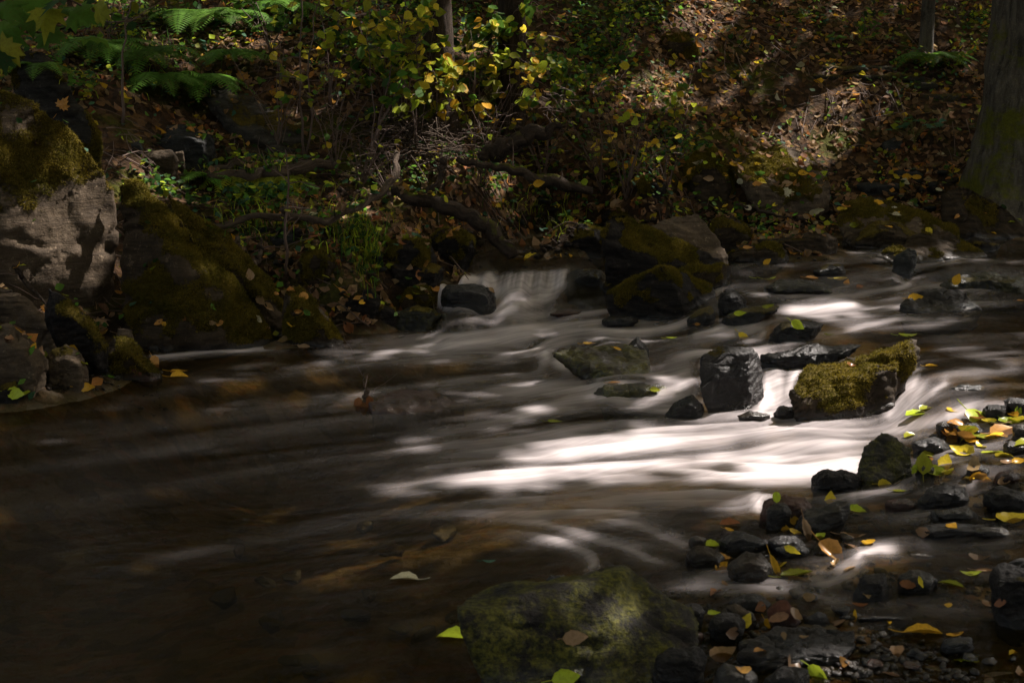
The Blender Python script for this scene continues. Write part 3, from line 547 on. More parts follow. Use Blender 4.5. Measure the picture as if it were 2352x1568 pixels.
ROCKS = [
 # left bank
 (B,'huge pale slanting boulder with patchy moss and a sunlit face at the left edge',B,'warm','-140,180,.3 0,205,.35 70,222,.4 135,262,.5 215,340,.65 255,405,.8 270,470,.85 262,560,.85 250,640,.8 160,700,.55 90,640,.3 30,575,.15 0,530,.1 -140,480,0 -60,330,.12 80,420,.25',dict(th=.75,moss=.47,base=(120,790),seed=11,st=.12,rough=.8,tuft=.9)),
 (B,'long moss covered rock ridge arching down behind the huge pale boulder',B,'grey','20,125,.6 50,108,.5 100,118,.4 150,165,.4 200,240,.4 250,310,.4 275,370,.4 278,440,.4 240,460,.4 180,330,.4 90,230,.5 10,200,.6',dict(th=.5,moss=.75,base=(200,760),dy=.75,tuft=1,seed=3)),
 (B,'large dark triangular boulder thick with moss, its foot edged by a line of foam',B,'brown','268,408,.6 300,400,.62 350,440,.6 430,500,.55 500,590,.5 560,680,.45 610,740,.42 645,795,.35 560,806,.2 420,808,.1 345,790,.1 300,720,.2 280,600,.35 265,470,.5 400,600,.15 480,740,.1',dict(th=.75,moss=.42,seed=5,base=(480,808),tuft=1.3,st=1.3)),
 (B,'narrow mossy ledge lying along the right flank of the dark triangular boulder',B,'brown','375,440 430,470 500,560 580,600 630,650 655,700 650,770 600,735 520,620 440,530',dict(th=.5,moss=.62,seed=8,base=(620,800),dy=.25,tuft=1)),
 (B,'small pointed mossy boulder at the end of the left rocks, touching the water',B,'brown','655,665 690,655 725,690 755,735 788,785 700,798 655,770 648,720',dict(th=.8,moss=.62,base=(715,798),seed=9,tuft=1.3)),
 (ST,'long smooth grey stone slanting down to the lower left like a plank',ST,'warm','0,650 25,655 90,715 152,775 135,785 60,745 0,712 -90,640',dict(th=.25,moss=.0,seed=4,base=(110,830),st=.4)),
 (B,'rounded grey boulder cut by the left edge above the waterline',B,'warm','-90,760 20,748 70,770 108,830 95,880 40,895 -90,900',dict(th=.7,moss=.12,base=(20,905),st=.5)),
 (ST,'blunt upright tan stone with a dark foot beside the left waterline',ST,'warm','95,850 120,800 150,787 190,812 203,850 195,880 95,890',dict(th=.8,moss=.1,base=(150,893),st=.5)),
 (ST,'low dark mossy stone sloping towards two orange leaves at the waterline',ST,'brown','232,800 265,772 300,780 345,830 372,866 300,878 250,860',dict(th=.8,moss=.5,base=(310,876),tuft=.7)),
 (ST,'flat reddish stone tilted at the left waterline',ST,'red','272,838 312,832 362,868 340,876 290,872',dict(th=.5)),
 (ST,'upright pale slab wedged below the dark triangular boulder',ST,'warm','268,754 305,752 314,800 290,800 272,790',dict(th=.3,base=(290,830))),
 (ST,'small pyramid shaped stone on the dark ledge above the foam line',ST,'brown','365,788 380,763 398,765 402,790 385,800',dict(th=.9,base=(385,808))),
 (ST,'small flat stone beside the pyramid shaped stone',ST,'brown','335,790 352,782 372,792 366,806 340,804',dict(th=.8)),
 (ST,'dark stone with soft moss under the plank like stone at far left',ST,'dark','110,660 150,680 220,745 250,800 200,815 140,770 100,720',dict(th=.5,moss=.45,base=(190,860),tuft=.5)),
 (ST,'low dark stone behind the tan upright stone',ST,'dark','0,880 40,870 60,900 30,925 -20,920',dict(th=.7,moss=.3,base=(20,925))),
 # rocks behind the left boulders
 (B,'broad flat grey slab lying at the foot of the ferns',B,'slate','322,335 345,300 400,284 450,288 492,308 497,350 480,368 400,372 330,365',dict(th=.9,seed=21,base=(410,375))),
 (B,'big sloping slab with a bright sunlit lower end below the leaf litter',B,'grey','470,180,.8 560,210,.9 650,260,.8 700,295,.7 722,345,.4 690,362,.2 620,335,.1 560,300,.1 500,250,.3 455,210,.6',dict(th=.55,seed=22,base=(690,372),st=1.6,moss=.05)),
 (ST,'dark rounded stone with a pale rim beside a bright chip of stone',ST,'brown','322,352 350,342 395,345 412,368 405,400 330,398',dict(th=.8,base=(370,402))),
 (ST,'white chip of stone standing upright on the bank',ST,'warm','396,348 422,345 426,366 410,370',dict(th=.4,base=(411,392))),
 (ST,'brown angular stone leaning behind the bright chip',ST,'brown','410,365 424,372 428,398 408,392',dict(th=.7)),
 (ST,'wedge shaped grey stone right of the flat slab by the ferns',ST,'brown','560,352 580,336 610,345 612,365 570,370',dict(th=.8)),
 (ST,'pale small stone left of the wedge shaped stone on the bank',ST,'warm','512,340 530,335 545,350 530,356',dict(th=.8)),
 (ST,'small grey stone at the left end of the flat slab',ST,'slate','295,330 320,322 330,340 318,352 298,350',dict(th=.8)),
 (ST,'pale tilted stone among the grass below the driftwood',ST,'slate','578,525 600,515 628,520 622,535 590,540',dict(th=.8)),
 (ST,'flat slate stone beneath the driftwood log',ST,'slate','610,545 650,530 690,535 680,555 630,560',dict(th=.8)),
 (R_,'upright mossy rock right of the pointed mossy boulder',R_,'brown','688,600 705,575 730,562 755,570 768,600 770,640 735,645 700,640',dict(th=.8,moss=.6,tuft=1.2,base=(735,650))),
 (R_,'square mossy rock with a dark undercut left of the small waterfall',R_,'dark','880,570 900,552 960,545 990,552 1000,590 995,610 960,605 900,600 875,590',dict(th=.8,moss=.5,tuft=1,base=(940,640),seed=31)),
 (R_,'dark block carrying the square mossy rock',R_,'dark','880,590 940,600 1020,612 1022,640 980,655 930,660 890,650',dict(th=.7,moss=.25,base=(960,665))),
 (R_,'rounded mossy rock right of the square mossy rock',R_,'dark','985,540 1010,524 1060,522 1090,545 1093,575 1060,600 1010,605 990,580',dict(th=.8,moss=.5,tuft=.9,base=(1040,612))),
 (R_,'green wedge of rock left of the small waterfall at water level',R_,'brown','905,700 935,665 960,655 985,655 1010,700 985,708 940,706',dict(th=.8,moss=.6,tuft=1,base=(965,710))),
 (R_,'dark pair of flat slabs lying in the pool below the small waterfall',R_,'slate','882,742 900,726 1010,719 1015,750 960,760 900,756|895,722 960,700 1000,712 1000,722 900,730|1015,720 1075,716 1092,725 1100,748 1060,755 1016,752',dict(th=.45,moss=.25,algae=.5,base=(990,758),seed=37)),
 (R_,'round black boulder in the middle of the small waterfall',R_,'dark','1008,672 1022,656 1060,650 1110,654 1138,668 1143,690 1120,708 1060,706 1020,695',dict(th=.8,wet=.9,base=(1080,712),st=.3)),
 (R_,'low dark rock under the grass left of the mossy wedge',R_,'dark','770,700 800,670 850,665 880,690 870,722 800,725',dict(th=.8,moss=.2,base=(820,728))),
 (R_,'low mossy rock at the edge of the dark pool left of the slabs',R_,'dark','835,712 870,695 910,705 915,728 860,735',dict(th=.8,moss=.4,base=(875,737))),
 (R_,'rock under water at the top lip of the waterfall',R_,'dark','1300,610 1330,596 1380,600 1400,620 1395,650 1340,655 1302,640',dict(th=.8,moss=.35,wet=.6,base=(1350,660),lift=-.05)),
 # centre bank
 (R_,'big dark slab with short moss leaning over the stream in the middle',R_,'dark','1375,535,.15 1400,505,.4 1450,500,.7 1520,535,.75 1600,585,.7 1680,612,.5 1660,624,.3 1540,625,.1 1430,605,.05 1388,592,.1 1395,560,0',dict(th=.5,moss=.42,tuft=1,Y0=8.2,seed=41)),
 (R_,'pale angular rock with a split end rising behind the dark leaning slab',R_,'warm','1485,520,.5 1520,500,.7 1600,486,.9 1625,520,.8 1640,560,.6 1668,590,.4 1660,612,.3 1600,600,.1 1530,570,.1 1490,545,.3',dict(th=.7,moss=.12,Y0=8.55,seed=42,st=1.5)),
 (R_,'biggest black wedge of rock in mid stream with a mossy right side',R_,'dark','1390,675,.3 1405,705,.2 1440,722,.15 1500,738,.1 1553,736,.1 1572,700,.0 1525,610,.15 1580,626,.6 1640,655,.9 1642,684,.6 1450,645,.7',dict(th=.75,moss=.30,tuft=1.1,base=(1500,742),seed=43,wet=.1,rough=.7)),
 (R_,'mossy block behind the biggest black wedge of rock',R_,'brown','1555,622 1580,610 1668,606 1672,640 1640,655 1580,650',dict(th=.6,moss=.45,tuft=.8,Y0=8.15)),
 (R_,'low mossy wedge at the left of the biggest black rock',R_,'dark','1378,660 1400,635 1445,628 1460,650 1420,672 1385,680',dict(th=.8,moss=.4,base=(1410,685))),
 (R_,'dull mossy rock with a grey end behind the pale angular rock',R_,'brown','1620,540 1640,500 1680,490 1740,540 1735,555 1680,565 1640,570',dict(th=.8,moss=.42,base=(1690,575),tuft=.6)),
 (R_,'low mossy rock standing in the upper pool with one orange leaf on top',R_,'brown','1670,590 1700,566 1760,556 1795,562 1812,590 1800,602 1720,604 1680,602',dict(th=.7,moss=.42,tuft=.8,base=(1745,607))),
 (R_,'straight edged brown slab at the back edge of the upper pool',R_,'brown','1740,552 1800,546 1890,532 1925,545 1925,565 1860,574 1760,570',dict(th=.4,moss=.05,base=(1835,578))),
 (R_,'dark green mossy boulder just left of the flat leaf strewn boulder',R_,'brown','1572,380 1600,345 1640,338 1680,385 1690,420 1675,462 1620,465 1590,440',dict(th=.8,moss=.6,tuft=1,base=(1635,478),seed=45)),
 (R_,'flat topped boulder strewn with yellow leaves, hollow underneath',R_,'warm','1672,380,.5 1740,335,.9 1800,330,1 1860,350,1 1900,395,.8 1908,430,.4 1880,450,.1 1800,455,.0 1740,430,0 1690,400,.2',dict(th=.62,moss=.42,tuft=.6,base=(1790,480),dy=-.05,seed=46)),
 (R_,'dark support rock under the right end of the leaf strewn boulder',R_,'dark','1850,430 1905,425 1915,470 1870,478',dict(th=.8,moss=.3)),
 (R_,'long tan boulder with a mossy left end above the upper pool',R_,'warm','1918,510,.3 1940,465,.5 1985,445,.8 2050,465,.9 2120,500,.8 2195,520,.7 2205,540,.4 2100,550,.1 2000,560,.0 1940,545,.1',dict(th=.6,moss=.34,tuft=.7,base=(2060,572),dy=.1,seed=47)),
 (R_,'low green boulder in front of the long tan boulder',R_,'brown','1938,560 1975,525 2020,505 2060,510 2120,545 2090,560 2000,565',dict(th=.7,moss=.36,base=(2020,571))),
 (R_,'wide pyramid shaped mossy boulder at the back of the upper pool',R_,'brown','2000,590,.3 2060,555,.5 2130,522,.8 2180,530,.8 2235,560,.6 2275,590,.4 2200,600,.1 2100,600,0 2030,596,.1',dict(th=.6,moss=.44,tuft=.6,base=(2140,603),seed=48)),
 (R_,'small upright pale topped stone in front of the pyramid shaped boulder',R_,'slate','2045,625 2060,585 2085,568 2105,574 2108,600 2090,625 2060,635',dict(th=.8,moss=.05,wet=.3,base=(2072,636))),
 (R_,'large dark brown mossy boulder below the big tree trunk',R_,'brown','2160,500,.4 2165,440,.6 2200,420,.8 2270,455,.8 2320,480,.7 2352,520,.5 2352,545,.3 2250,545,.1 2180,535,.1',dict(th=.6,moss=.34,tuft=.5,base=(2250,558),dy=.1,seed=49)),
 (R_,'flat grey stone lying on the slope left of the maple seedling',R_,'slate','2030,400 2060,388 2110,390 2130,402 2110,415 2050,415',dict(th=.8)),
 (R_,'thin dark slate lying below the flat grey stone',R_,'slate','1955,420 2000,412 2080,422 2060,438 2000,445',dict(th=.9)),
 (R_,'grey stone half sunk in the litter left of the seedling',R_,'slate','2020,328 2050,315 2075,322 2075,350 2030,352',dict(th=.8)),
 (R_,'mossy outcrop at the top edge right of centre catching a spot of sun',R_,'brown','1505,100 1530,75 1590,78 1620,105 1600,130 1530,130',dict(th=.8,moss=.5,tuft=.5,base=(1560,135))),
 (R_,'rounded mossy stone left of the green mossy boulder',R_,'dark','1455,420 1475,403 1510,402 1530,430 1520,452 1470,450',dict(th=.8,moss=.5,tuft=.6)),
 (R_,'dark mossy stone below the bare twiggy bush',R_,'dark','1380,500 1400,480 1450,475 1480,500 1470,525 1400,525',dict(th=.8,moss=.45,tuft=.6)),
 (R_,'low mossy rock above the waterfall pool',R_,'dark','1300,545 1330,515 1380,520 1400,560 1385,590 1310,590',dict(th=.8,moss=.5,tuft=.6)),
 (R_,'dark flat stone at the far edge beside the pyramid shaped boulder',R_,'dark','2190,560 2240,545 2300,560 2280,580 2210,580',dict(th=.8,moss=.3)),
 # mid stream
 (R_,'dark submerged hump of rock in the upper pool near the right edge',R_,'dark','2150,650 2190,622 2260,612 2352,622 2380,650 2250,662',dict(th=.6,moss=.2,wet=.9,algae=.5,base=(2250,664),lift=-.03)),
 (R_,'knobbly dark rock with one yellow leaf in the stream at right',R_,'dark','2070,690,.3 2090,675,.6 2140,664,.8 2215,668,.8 2235,690,.5 2250,708,.3 2200,715,.1 2120,716,0 2075,712,.1',dict(th=.6,wet=.5,base=(2160,719),seed=51,rough=1.5)),
 (R_,'low flat rock awash in the upper pool',R_,'dark','1752,662 1790,645 1860,640 1900,655 1940,676 1860,676 1780,672',dict(th=.7,wet=.6,algae=.35,base=(1850,679),moss=.05)),
 (R_,'small dark wedge rock behind the low flat rock awash',R_,'dark','1865,622 1900,606 1935,605 1945,625 1900,634',dict(th=.8,wet=.5,moss=.2)),
 (R_,'black lump of rock beside the mossy tail of the biggest wedge',R_,'dark','1652,690 1662,664 1690,662 1715,690 1712,715 1670,718 1652,708',dict(th=.9,wet=.6,base=(1682,722),rough=1.5)),
 (R_,'rounded wet rock with green rim in the chute left of the leafy ledge',R_,'dark','1578,735 1600,710 1630,703 1645,715 1630,738 1600,745',dict(th=.9,wet=.9,moss=.25,base=(1605,748))),
 (R_,'long low ledge with a green leaf and pebbles on it in mid stream',R_,'dark','1655,735 1690,712 1760,700 1795,702 1780,716 1720,725 1680,742',dict(th=.7,wet=.8,moss=.25,base=(1715,745))),
 (R_,'low rock with water sliding off both sides in mid stream',R_,'dark','1765,765 1790,740 1850,732 1895,742 1850,758 1840,778 1790,782',dict(th=.7,wet=.8,moss=.2,base=(1815,785))),
 (R_,'broad square slab under thin clear water with a fringe of falls',R_,'brown','1268,806,.3 1330,786,.8 1420,782,1 1490,800,.8 1492,855,.1 1440,860,0 1400,852,.05',dict(th=.7,wet=.7,algae=.9,base=(1440,862),seed=55,st=.4,moss=.08,lift=-.015)),
 (R_,'jagged black stone sitting on the corner of the broad square slab',R_,'dark','1436,800 1450,783 1464,771 1485,795 1492,805 1450,808',dict(th=.9,wet=.7,base=(1463,812),rough=1.5)),
 (R_,'submerged round rock under a smooth hump of water',R_,'brown','1362,895 1385,868 1450,862 1530,870 1550,895 1500,912 1400,908',dict(th=.6,wet=.8,algae=.7,base=(1455,915),lift=-.03)),
 (B,'tall upright black block of rock standing in the cascade',B,'dark','1603,850,.15 1615,815,.35 1650,799,.6 1700,794,.8 1725,797,.95 1748,820,1 1755,900,1 1748,935,.9 1730,945,.8 1680,945,.3 1640,935,.1 1608,900,0 1722,810,.45 1728,940,.4',dict(th=.75,wet=.7,moss=.12,base=(1680,950),seed=57,st=.8,rough=.8,tuft=.5)),
 (B,'sunlit mossy boulder shaped like a wedge in the cascade',B,'brown','1815,895,.15 1850,855,.5 1930,820,.8 2040,800,1 2070,840,.8 2068,880,.5 2035,955,.3 1960,965,.1 1880,955,0 1840,935,0 1835,925,.0 2058,842,.45|2020,818,.6 2060,795,.8 2095,784,.9 2107,800,.8 2100,825,.7 2070,870,.6 2030,850,.6',dict(th=.65,wet=.1,moss=.58,base=(1950,966),seed=58,tuft=.8,rough=1.2,st=1.2)),
 (B,'long dark plank of rock behind the upright black block',B,'dark','1745,812 1780,806 1880,790 1965,784 1985,790 1900,825 1850,850 1760,858 1748,840',dict(th=.35,wet=.8,base=(1800,864),dy=.1)),
 (R_,'low glistening black rock left of the upright black block',R_,'dark','1526,955 1545,925 1590,905 1615,930 1620,955 1570,962',dict(th=.8,wet=.9,base=(1575,962))),
 (ST,'small round stone in the white water between the block and the mossy boulder',ST,'brown','1775,950 1790,932 1825,932 1840,950 1810,962',dict(th=.8,wet=.9,base=(1808,964))),
 (ST,'flat brown stone awash at the foot of the upright black block',ST,'brown','1690,955 1720,945 1770,950 1760,966 1700,966',dict(th=.8,wet=.9,base=(1730,968))),
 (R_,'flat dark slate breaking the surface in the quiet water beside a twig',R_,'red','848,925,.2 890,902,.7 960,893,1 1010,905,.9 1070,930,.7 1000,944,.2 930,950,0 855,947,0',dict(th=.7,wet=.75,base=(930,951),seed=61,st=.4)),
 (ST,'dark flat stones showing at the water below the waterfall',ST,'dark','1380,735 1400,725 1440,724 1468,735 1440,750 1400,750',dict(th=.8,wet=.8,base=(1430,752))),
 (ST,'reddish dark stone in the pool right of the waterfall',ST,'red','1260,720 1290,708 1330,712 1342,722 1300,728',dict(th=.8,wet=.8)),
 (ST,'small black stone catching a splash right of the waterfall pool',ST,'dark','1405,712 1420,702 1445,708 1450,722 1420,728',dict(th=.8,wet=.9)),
 # foreground
 (B,'largest foreground rock, green with algae and pointed at its right top',B,'dark','1040,1400,.25 1060,1380,.45 1150,1345,.8 1300,1330,.95 1300,1350,.8|1130,1350,.75 1300,1330,.95 1440,1298,1 1445,1310,.75 1400,1420,.35 1250,1450,.22 1100,1440,.15 1045,1405,.2 1075,1480,.08 1150,1570,.0 1200,1650,0 1350,1650,0|1440,1298,1 1490,1325,.9 1540,1375,.7 1560,1440,.5 1470,1440,.4 1400,1430,.3 1350,1568,.02 1500,1640,0 1540,1568,.2|1440,1400,.5 1520,1360,.8 1600,1390,.8 1610,1450,.5 1560,1568,.1 1500,1560,.1',dict(th=.65,wet=.25,moss=0,algae=1.,base=(1300,1590),z=-.01,seed=71,st=1.3,rough=.5)),
 (ST,'small black stone peeping over the left shoulder of the largest foreground rock',ST,'dark','1247,1345 1262,1322 1300,1320 1325,1340 1290,1350',dict(th=.8,wet=.5)),
 (R_,'long flat charcoal slab at the bottom right with a broken right end',R_,'dark','1695,1500,.1 1720,1465,.5 1780,1440,.9 1880,1436,1 1960,1452,.8 1966,1480,.4 1940,1500,.1 1830,1528,0 1740,1520,0',dict(th=.75,wet=.35,base=(1830,1530),seed=72,z=.0,rough=1.3)),
 (ST,'brick red block standing behind the long charcoal slab',ST,'red','1760,1400 1785,1378 1810,1376 1843,1430 1830,1445 1785,1440',dict(th=.7,base=(1805,1446),st=.3,rough=.5)),
 (ST,'grey brown blade of stone leaning left of the red block',ST,'warm','1667,1390 1690,1386 1730,1405 1746,1440 1720,1440 1690,1415',dict(th=.5,wet=.3,base=(1710,1445))),
 (ST,'dark stone behind the red block',ST,'dark',E(1674,1362,1770,1410),dict(wet=.5)),
 (ST,'black faceted stone left of the leaning blade',ST,'dark',E(1623,1403,1712,1470),dict(wet=.5)),
 (ST,'dark stone next to the largest foreground rock with a green leaf beyond',ST,'dark',E(1562,1378,1618,1440),dict(wet=.5)),
 (ST,'blackish stone at the bottom edge below the brown leaf',ST,'dark',E(1500,1470,1632,1580),dict(wet=.45,base=(1560,1585))),
 (ST,'greenish stone at the bottom edge right of the blackish one',ST,'grey',E(1630,1523,1740,1600),dict(wet=.5,base=(1680,1600))),
 (ST,'dark wet stone at the bottom edge under the long charcoal slab',ST,'dark',E(1745,1525,1868,1600),dict(wet=.6,base=(1800,1600))),
 (ST,'brown pebble between black stones right of the largest rock',ST,'brown',E(1690,1465,1742,1500),dict(wet=.4)),
 (ST,'little reddish pebble beside the dark stones',ST,'red',E(1582,1450,1618,1474),dict(wet=.4)),
 (ST,'dark low stone right of the red block',ST,'dark',E(1850,1405,1905,1440),dict(wet=.7)),
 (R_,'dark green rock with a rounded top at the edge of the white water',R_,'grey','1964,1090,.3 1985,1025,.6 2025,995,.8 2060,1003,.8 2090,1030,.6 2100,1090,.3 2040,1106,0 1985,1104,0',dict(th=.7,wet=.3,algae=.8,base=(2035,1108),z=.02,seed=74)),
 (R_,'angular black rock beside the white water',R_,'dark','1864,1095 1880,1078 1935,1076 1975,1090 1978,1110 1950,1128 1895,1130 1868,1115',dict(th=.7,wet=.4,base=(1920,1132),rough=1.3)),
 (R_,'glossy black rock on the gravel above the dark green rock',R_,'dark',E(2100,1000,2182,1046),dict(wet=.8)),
 (R_,'black wedge with water curling round it at right',R_,'dark','2102,1158 2130,1125 2170,1110 2215,1118 2228,1150 2180,1166',dict(wet=.7,base=(2165,1168),rough=1.4)),
 (ST,'purple brown rounded stone in shallow water',ST,'red',E(2030,1143,2113,1176),dict(wet=.6)),
 (ST,'flat layered stone in the shallows right of the purple one',ST,'grey',E(2130,1165,2252,1197),dict(wet=.5)),
 (R_,'black rock at the right edge above the yellow leaf',R_,'dark',E(2252,1116,2370,1174),dict(wet=.5,rough=1.3)),
 (ST,'long submerged dark stone near the right edge',ST,'dark',E(2110,1200,2275,1238),dict(wet=1)),
 (ST,'rusty red stone at the splash beside a green leaf',ST,'red','1742,1185 1755,1150 1800,1134 1850,1140 1868,1170 1850,1195 1780,1200',dict(th=.7,wet=.6,base=(1800,1203))),
 (ST,'small jet black stone in front of the rusty red stone',ST,'dark',E(1760,1155,1824,1202),dict(wet=.8,dy=-.08)),
 (ST,'grey green stone leaning right of the rusty red stone',ST,'grey','1820,1215 1850,1175 1920,1150 1952,1152 1956,1175 1900,1205 1850,1222',dict(th=.6,wet=.5,base=(1885,1222))),
 (ST,'black stone in the shallows left of the upright brown leaf',ST,'dark',E(1650,1222,1770,1270),dict(wet=.7)),
 (ST,'dark grey stone touching the upright brown leaf',ST,'dark',E(1766,1228,1846,1272),dict(wet=.6)),
 (ST,'flat grey stone in front of the dark grey stone',ST,'slate',E(1780,1248,1860,1280),dict(wet=.7)),
 (ST,'ribbed orange brown stone in the shallows at centre right',ST,'brown',E(1563,1253,1668,1306),dict(wet=.3,st=1.5)),
 (ST,'wet brown stone with a yellow leaf leaning on it',ST,'brown',E(1675,1268,1770,1338),dict(wet=.5)),
 (ST,'small pinkish stone at the edge of the riffle',ST,'warm',E(1577,1228,1627,1260),dict(wet=.5)),
 (ST,'glinting purple black stone in the shallow run, left of a pair',ST,'dark',E(1957,1318,2052,1390),dict(wet=.6)),
 (ST,'mottled grey stone, right of a pair in the shallow run',ST,'grey',E(2055,1308,2155,1360),dict(wet=.5)),
 (ST,'flat black stone in the water between the pair and the yellow leaf cluster',ST,'dark',E(1953,1408,2100,1430),dict(wet=.9)),
 (ST,'blue grey stone under shallow water beneath the yellow leaf cluster',ST,'slate',E(2162,1456,2238,1500),dict(wet=.6,algae=0)),
 (R_,'large black rock cut by the right edge low in the picture',R_,'dark','2272,1320 2290,1290 2340,1282 2420,1290 2430,1420 2340,1440 2300,1420 2285,1370',dict(th=.8,wet=.4,base=(2340,1445),moss=.1)),
 (R_,'black rounded rock at the right edge above the gravel',R_,'dark',E(2303,905,2380,950),dict(wet=.7)),
 (ST,'dark flat rock next to the green leaf on the right gravel',ST,'dark',E(2250,928,2320,962),dict(wet=.6)),
 (ST,'pointed black stone between yellow leaves on the right gravel',ST,'dark',E(2200,970,2260,1008),dict(wet=.8)),
 (ST,'brown pebble under the leaves on the right gravel',ST,'brown',E(2143,963,2208,998),dict(wet=.6)),
 (R_,'chunky brown rock at the right edge of the gravel',R_,'brown',E(2292,1012,2370,1048),dict(wet=.5)),
 (ST,'wet tan stone at the right edge beside the chunky brown rock',ST,'warm',E(2320,975,2370,1012),dict(wet=.7)),
 (ST,'dark stone in the trickle above the black wedge',ST,'dark',E(2215,1062,2275,1100),dict(wet=.8)),
 (ST,'small glossy stone right of the trickle',ST,'red',E(2280,1080,2340,1108),dict(wet=.8)),
 (ST,'green brown stone between the dark green rock and the trickle',ST,'grey',E(2100,1062,2150,1095),dict(wet=.6,algae=.5)),
 (ST,'dark stone under water right of the black wedge',ST,'brown',E(2230,1205,2330,1240,2),dict(wet=1)),
 (ST,'pale submerged stone beside the moss boulder fall',ST,'slate',E(2175,870,2260,895),dict(wet=.8,lift=-.02)),
]
for nm, lab, cat, mt, pts, kw in ROCKS:
    rock(nm, lab, cat, mt, P_(pts) if isinstance(pts, str) else pts, **kw)
print('rocks', round(time.time()-T0, 1))
def pebble(label, x, y, z, d, mat, wet, moss, group, seed):
    rng = np.random.default_rng(seed); v = rng.normal(size=(13, 3)); v /= np.linalg.norm(v, axis=1)[:, None]
    v *= np.array([.5, rng.uniform(.3, .45), rng.uniform(.12, .30)])*d; a = rng.uniform(0, 6.28); b = rng.uniform(-.5, .5)
    Rz = np.array([[math.cos(a), -math.sin(a), 0], [math.sin(a), math.cos(a), 0], [0, 0, 1]]); Rx = np.array([[1, 0, 0], [0, math.cos(b), -math.sin(b)], [0, math.sin(b), math.cos(b)]])
    v = v@Rx.T@Rz.T+np.array([x, y, z+.26*d])
    V, Nn, F = voxel([[tuple(p) for p in v]], max(d/24, .9*y/1422)); V = carve(V, Nn, d*.8, rng, .8)
    zz = np.maximum(wz(V[:, 0], V[:, 1]), -5); e = (V-V.mean(0))/d+rng.uniform(0, 9, 3)
    ms = moss-.35+.45*Nn[:, 2]+.5*fbm(e*1.6, 2) if moss > 0 else np.full(len(V), -1.)
    wt = np.clip(wet+1-sstep(0, .04, V[:, 2]-zz), 0, 1)
    o = mesh_obj('pebble', V, F, M[mat], attrs={'rest': (V-V.min(0))*1.8, 'moss': ms, 'wet': wt}, smooth=True, origin=(x, y, z)); tag(o, label, 'stone', group); solid(V, F)
# loose stones too alike to tell apart: two groups
def scatter(zone, n, size, group, label, mats, seed, wet=.4, moss=0.):
    rng = random.Random(seed); k = 0
    zp = np.array(zone, float)
    while k < n:
        x = rng.uniform(zp[:, 0].min(), zp[:, 0].max()); y = rng.uniform(zp[:, 1].min(), zp[:, 1].max())
        ins = False; j = len(zp)-1
        for i in range(len(zp)):
            if (zp[i, 1] > y) != (zp[j, 1] > y) and x < (zp[j, 0]-zp[i, 0])*(y-zp[i, 1])/(zp[j, 1]-zp[i, 1])+zp[i, 0]: ins = not ins
            j = i
        if not ins: continue
        s = rng.uniform(*size); a = rng.uniform(.35, .7)
        g = hit(x, y); gy = float(gz(g[0], g[1])); q = project(g[0], g[1], gy+.004)
        pebble(label, g[0], g[1], max(gy, -9), s/FPX*g[1], rng.choice(mats), wet, moss, group, seed*100+k); k += 1
scatter([(1560,1300),(1700,1200),(1900,1180),(2050,1120),(2200,1080),(2352,1080),(2352,1568),(1900,1568),(1650,1360)], 150, (16, 66), 'small wet stones in the right shallows', 'small wet stone lying in the shallow gravel at lower right', ['dark','brown','grey','slate','red','brown','warm','red','warm'], 5, .35)
scatter([(2100,990),(2352,930),(2352,1110),(2120,1110)], 50, (16, 50), 'pebbles on the right gravel bar', 'small wet pebble on the gravel bar at the right edge', ['dark','brown','grey','warm'], 6, .6)
scatter([(480,510),(800,520),(1000,640),(980,700),(800,720),(640,640)], 26, (22, 46), 'small stones below the driftwood', 'small dark stone in the grass below the driftwood log', ['dark','brown','slate'], 7, .1, .25)
scatter([(1050,520),(1300,470),(1500,520),(1480,580),(1250,585),(1080,600)], 26, (20, 48), 'small stones above the waterfall', 'small grey stone on the dark bank above the waterfall', ['dark','slate','brown'], 8, .1, .2)
scatter([(1900,400),(2200,400),(2180,500),(1950,460)], 18, (22, 50), 'small stones below the big tree', 'small slate stone on the leafy slope left of the big trunk', ['slate','brown','dark'], 9, .05, .2)
scatter([(300,340),(560,360),(520,430),(300,420)], 14, (20, 45), 'small stones beside the flat slab', 'small stone on the left bank in front of the flat slab', ['brown','warm','dark'], 10, .05, .1)
scatter([(1050,1000),(400,1050),(500,1568),(1000,1568),(1050,1350)], 30, (50, 110), 'cobbles on the bed of the pool', 'dim cobble on the bed of the pool at lower left', ['brown','red','grey'], 12, 0., 0.)
print('stones', round(time.time()-T0, 1))
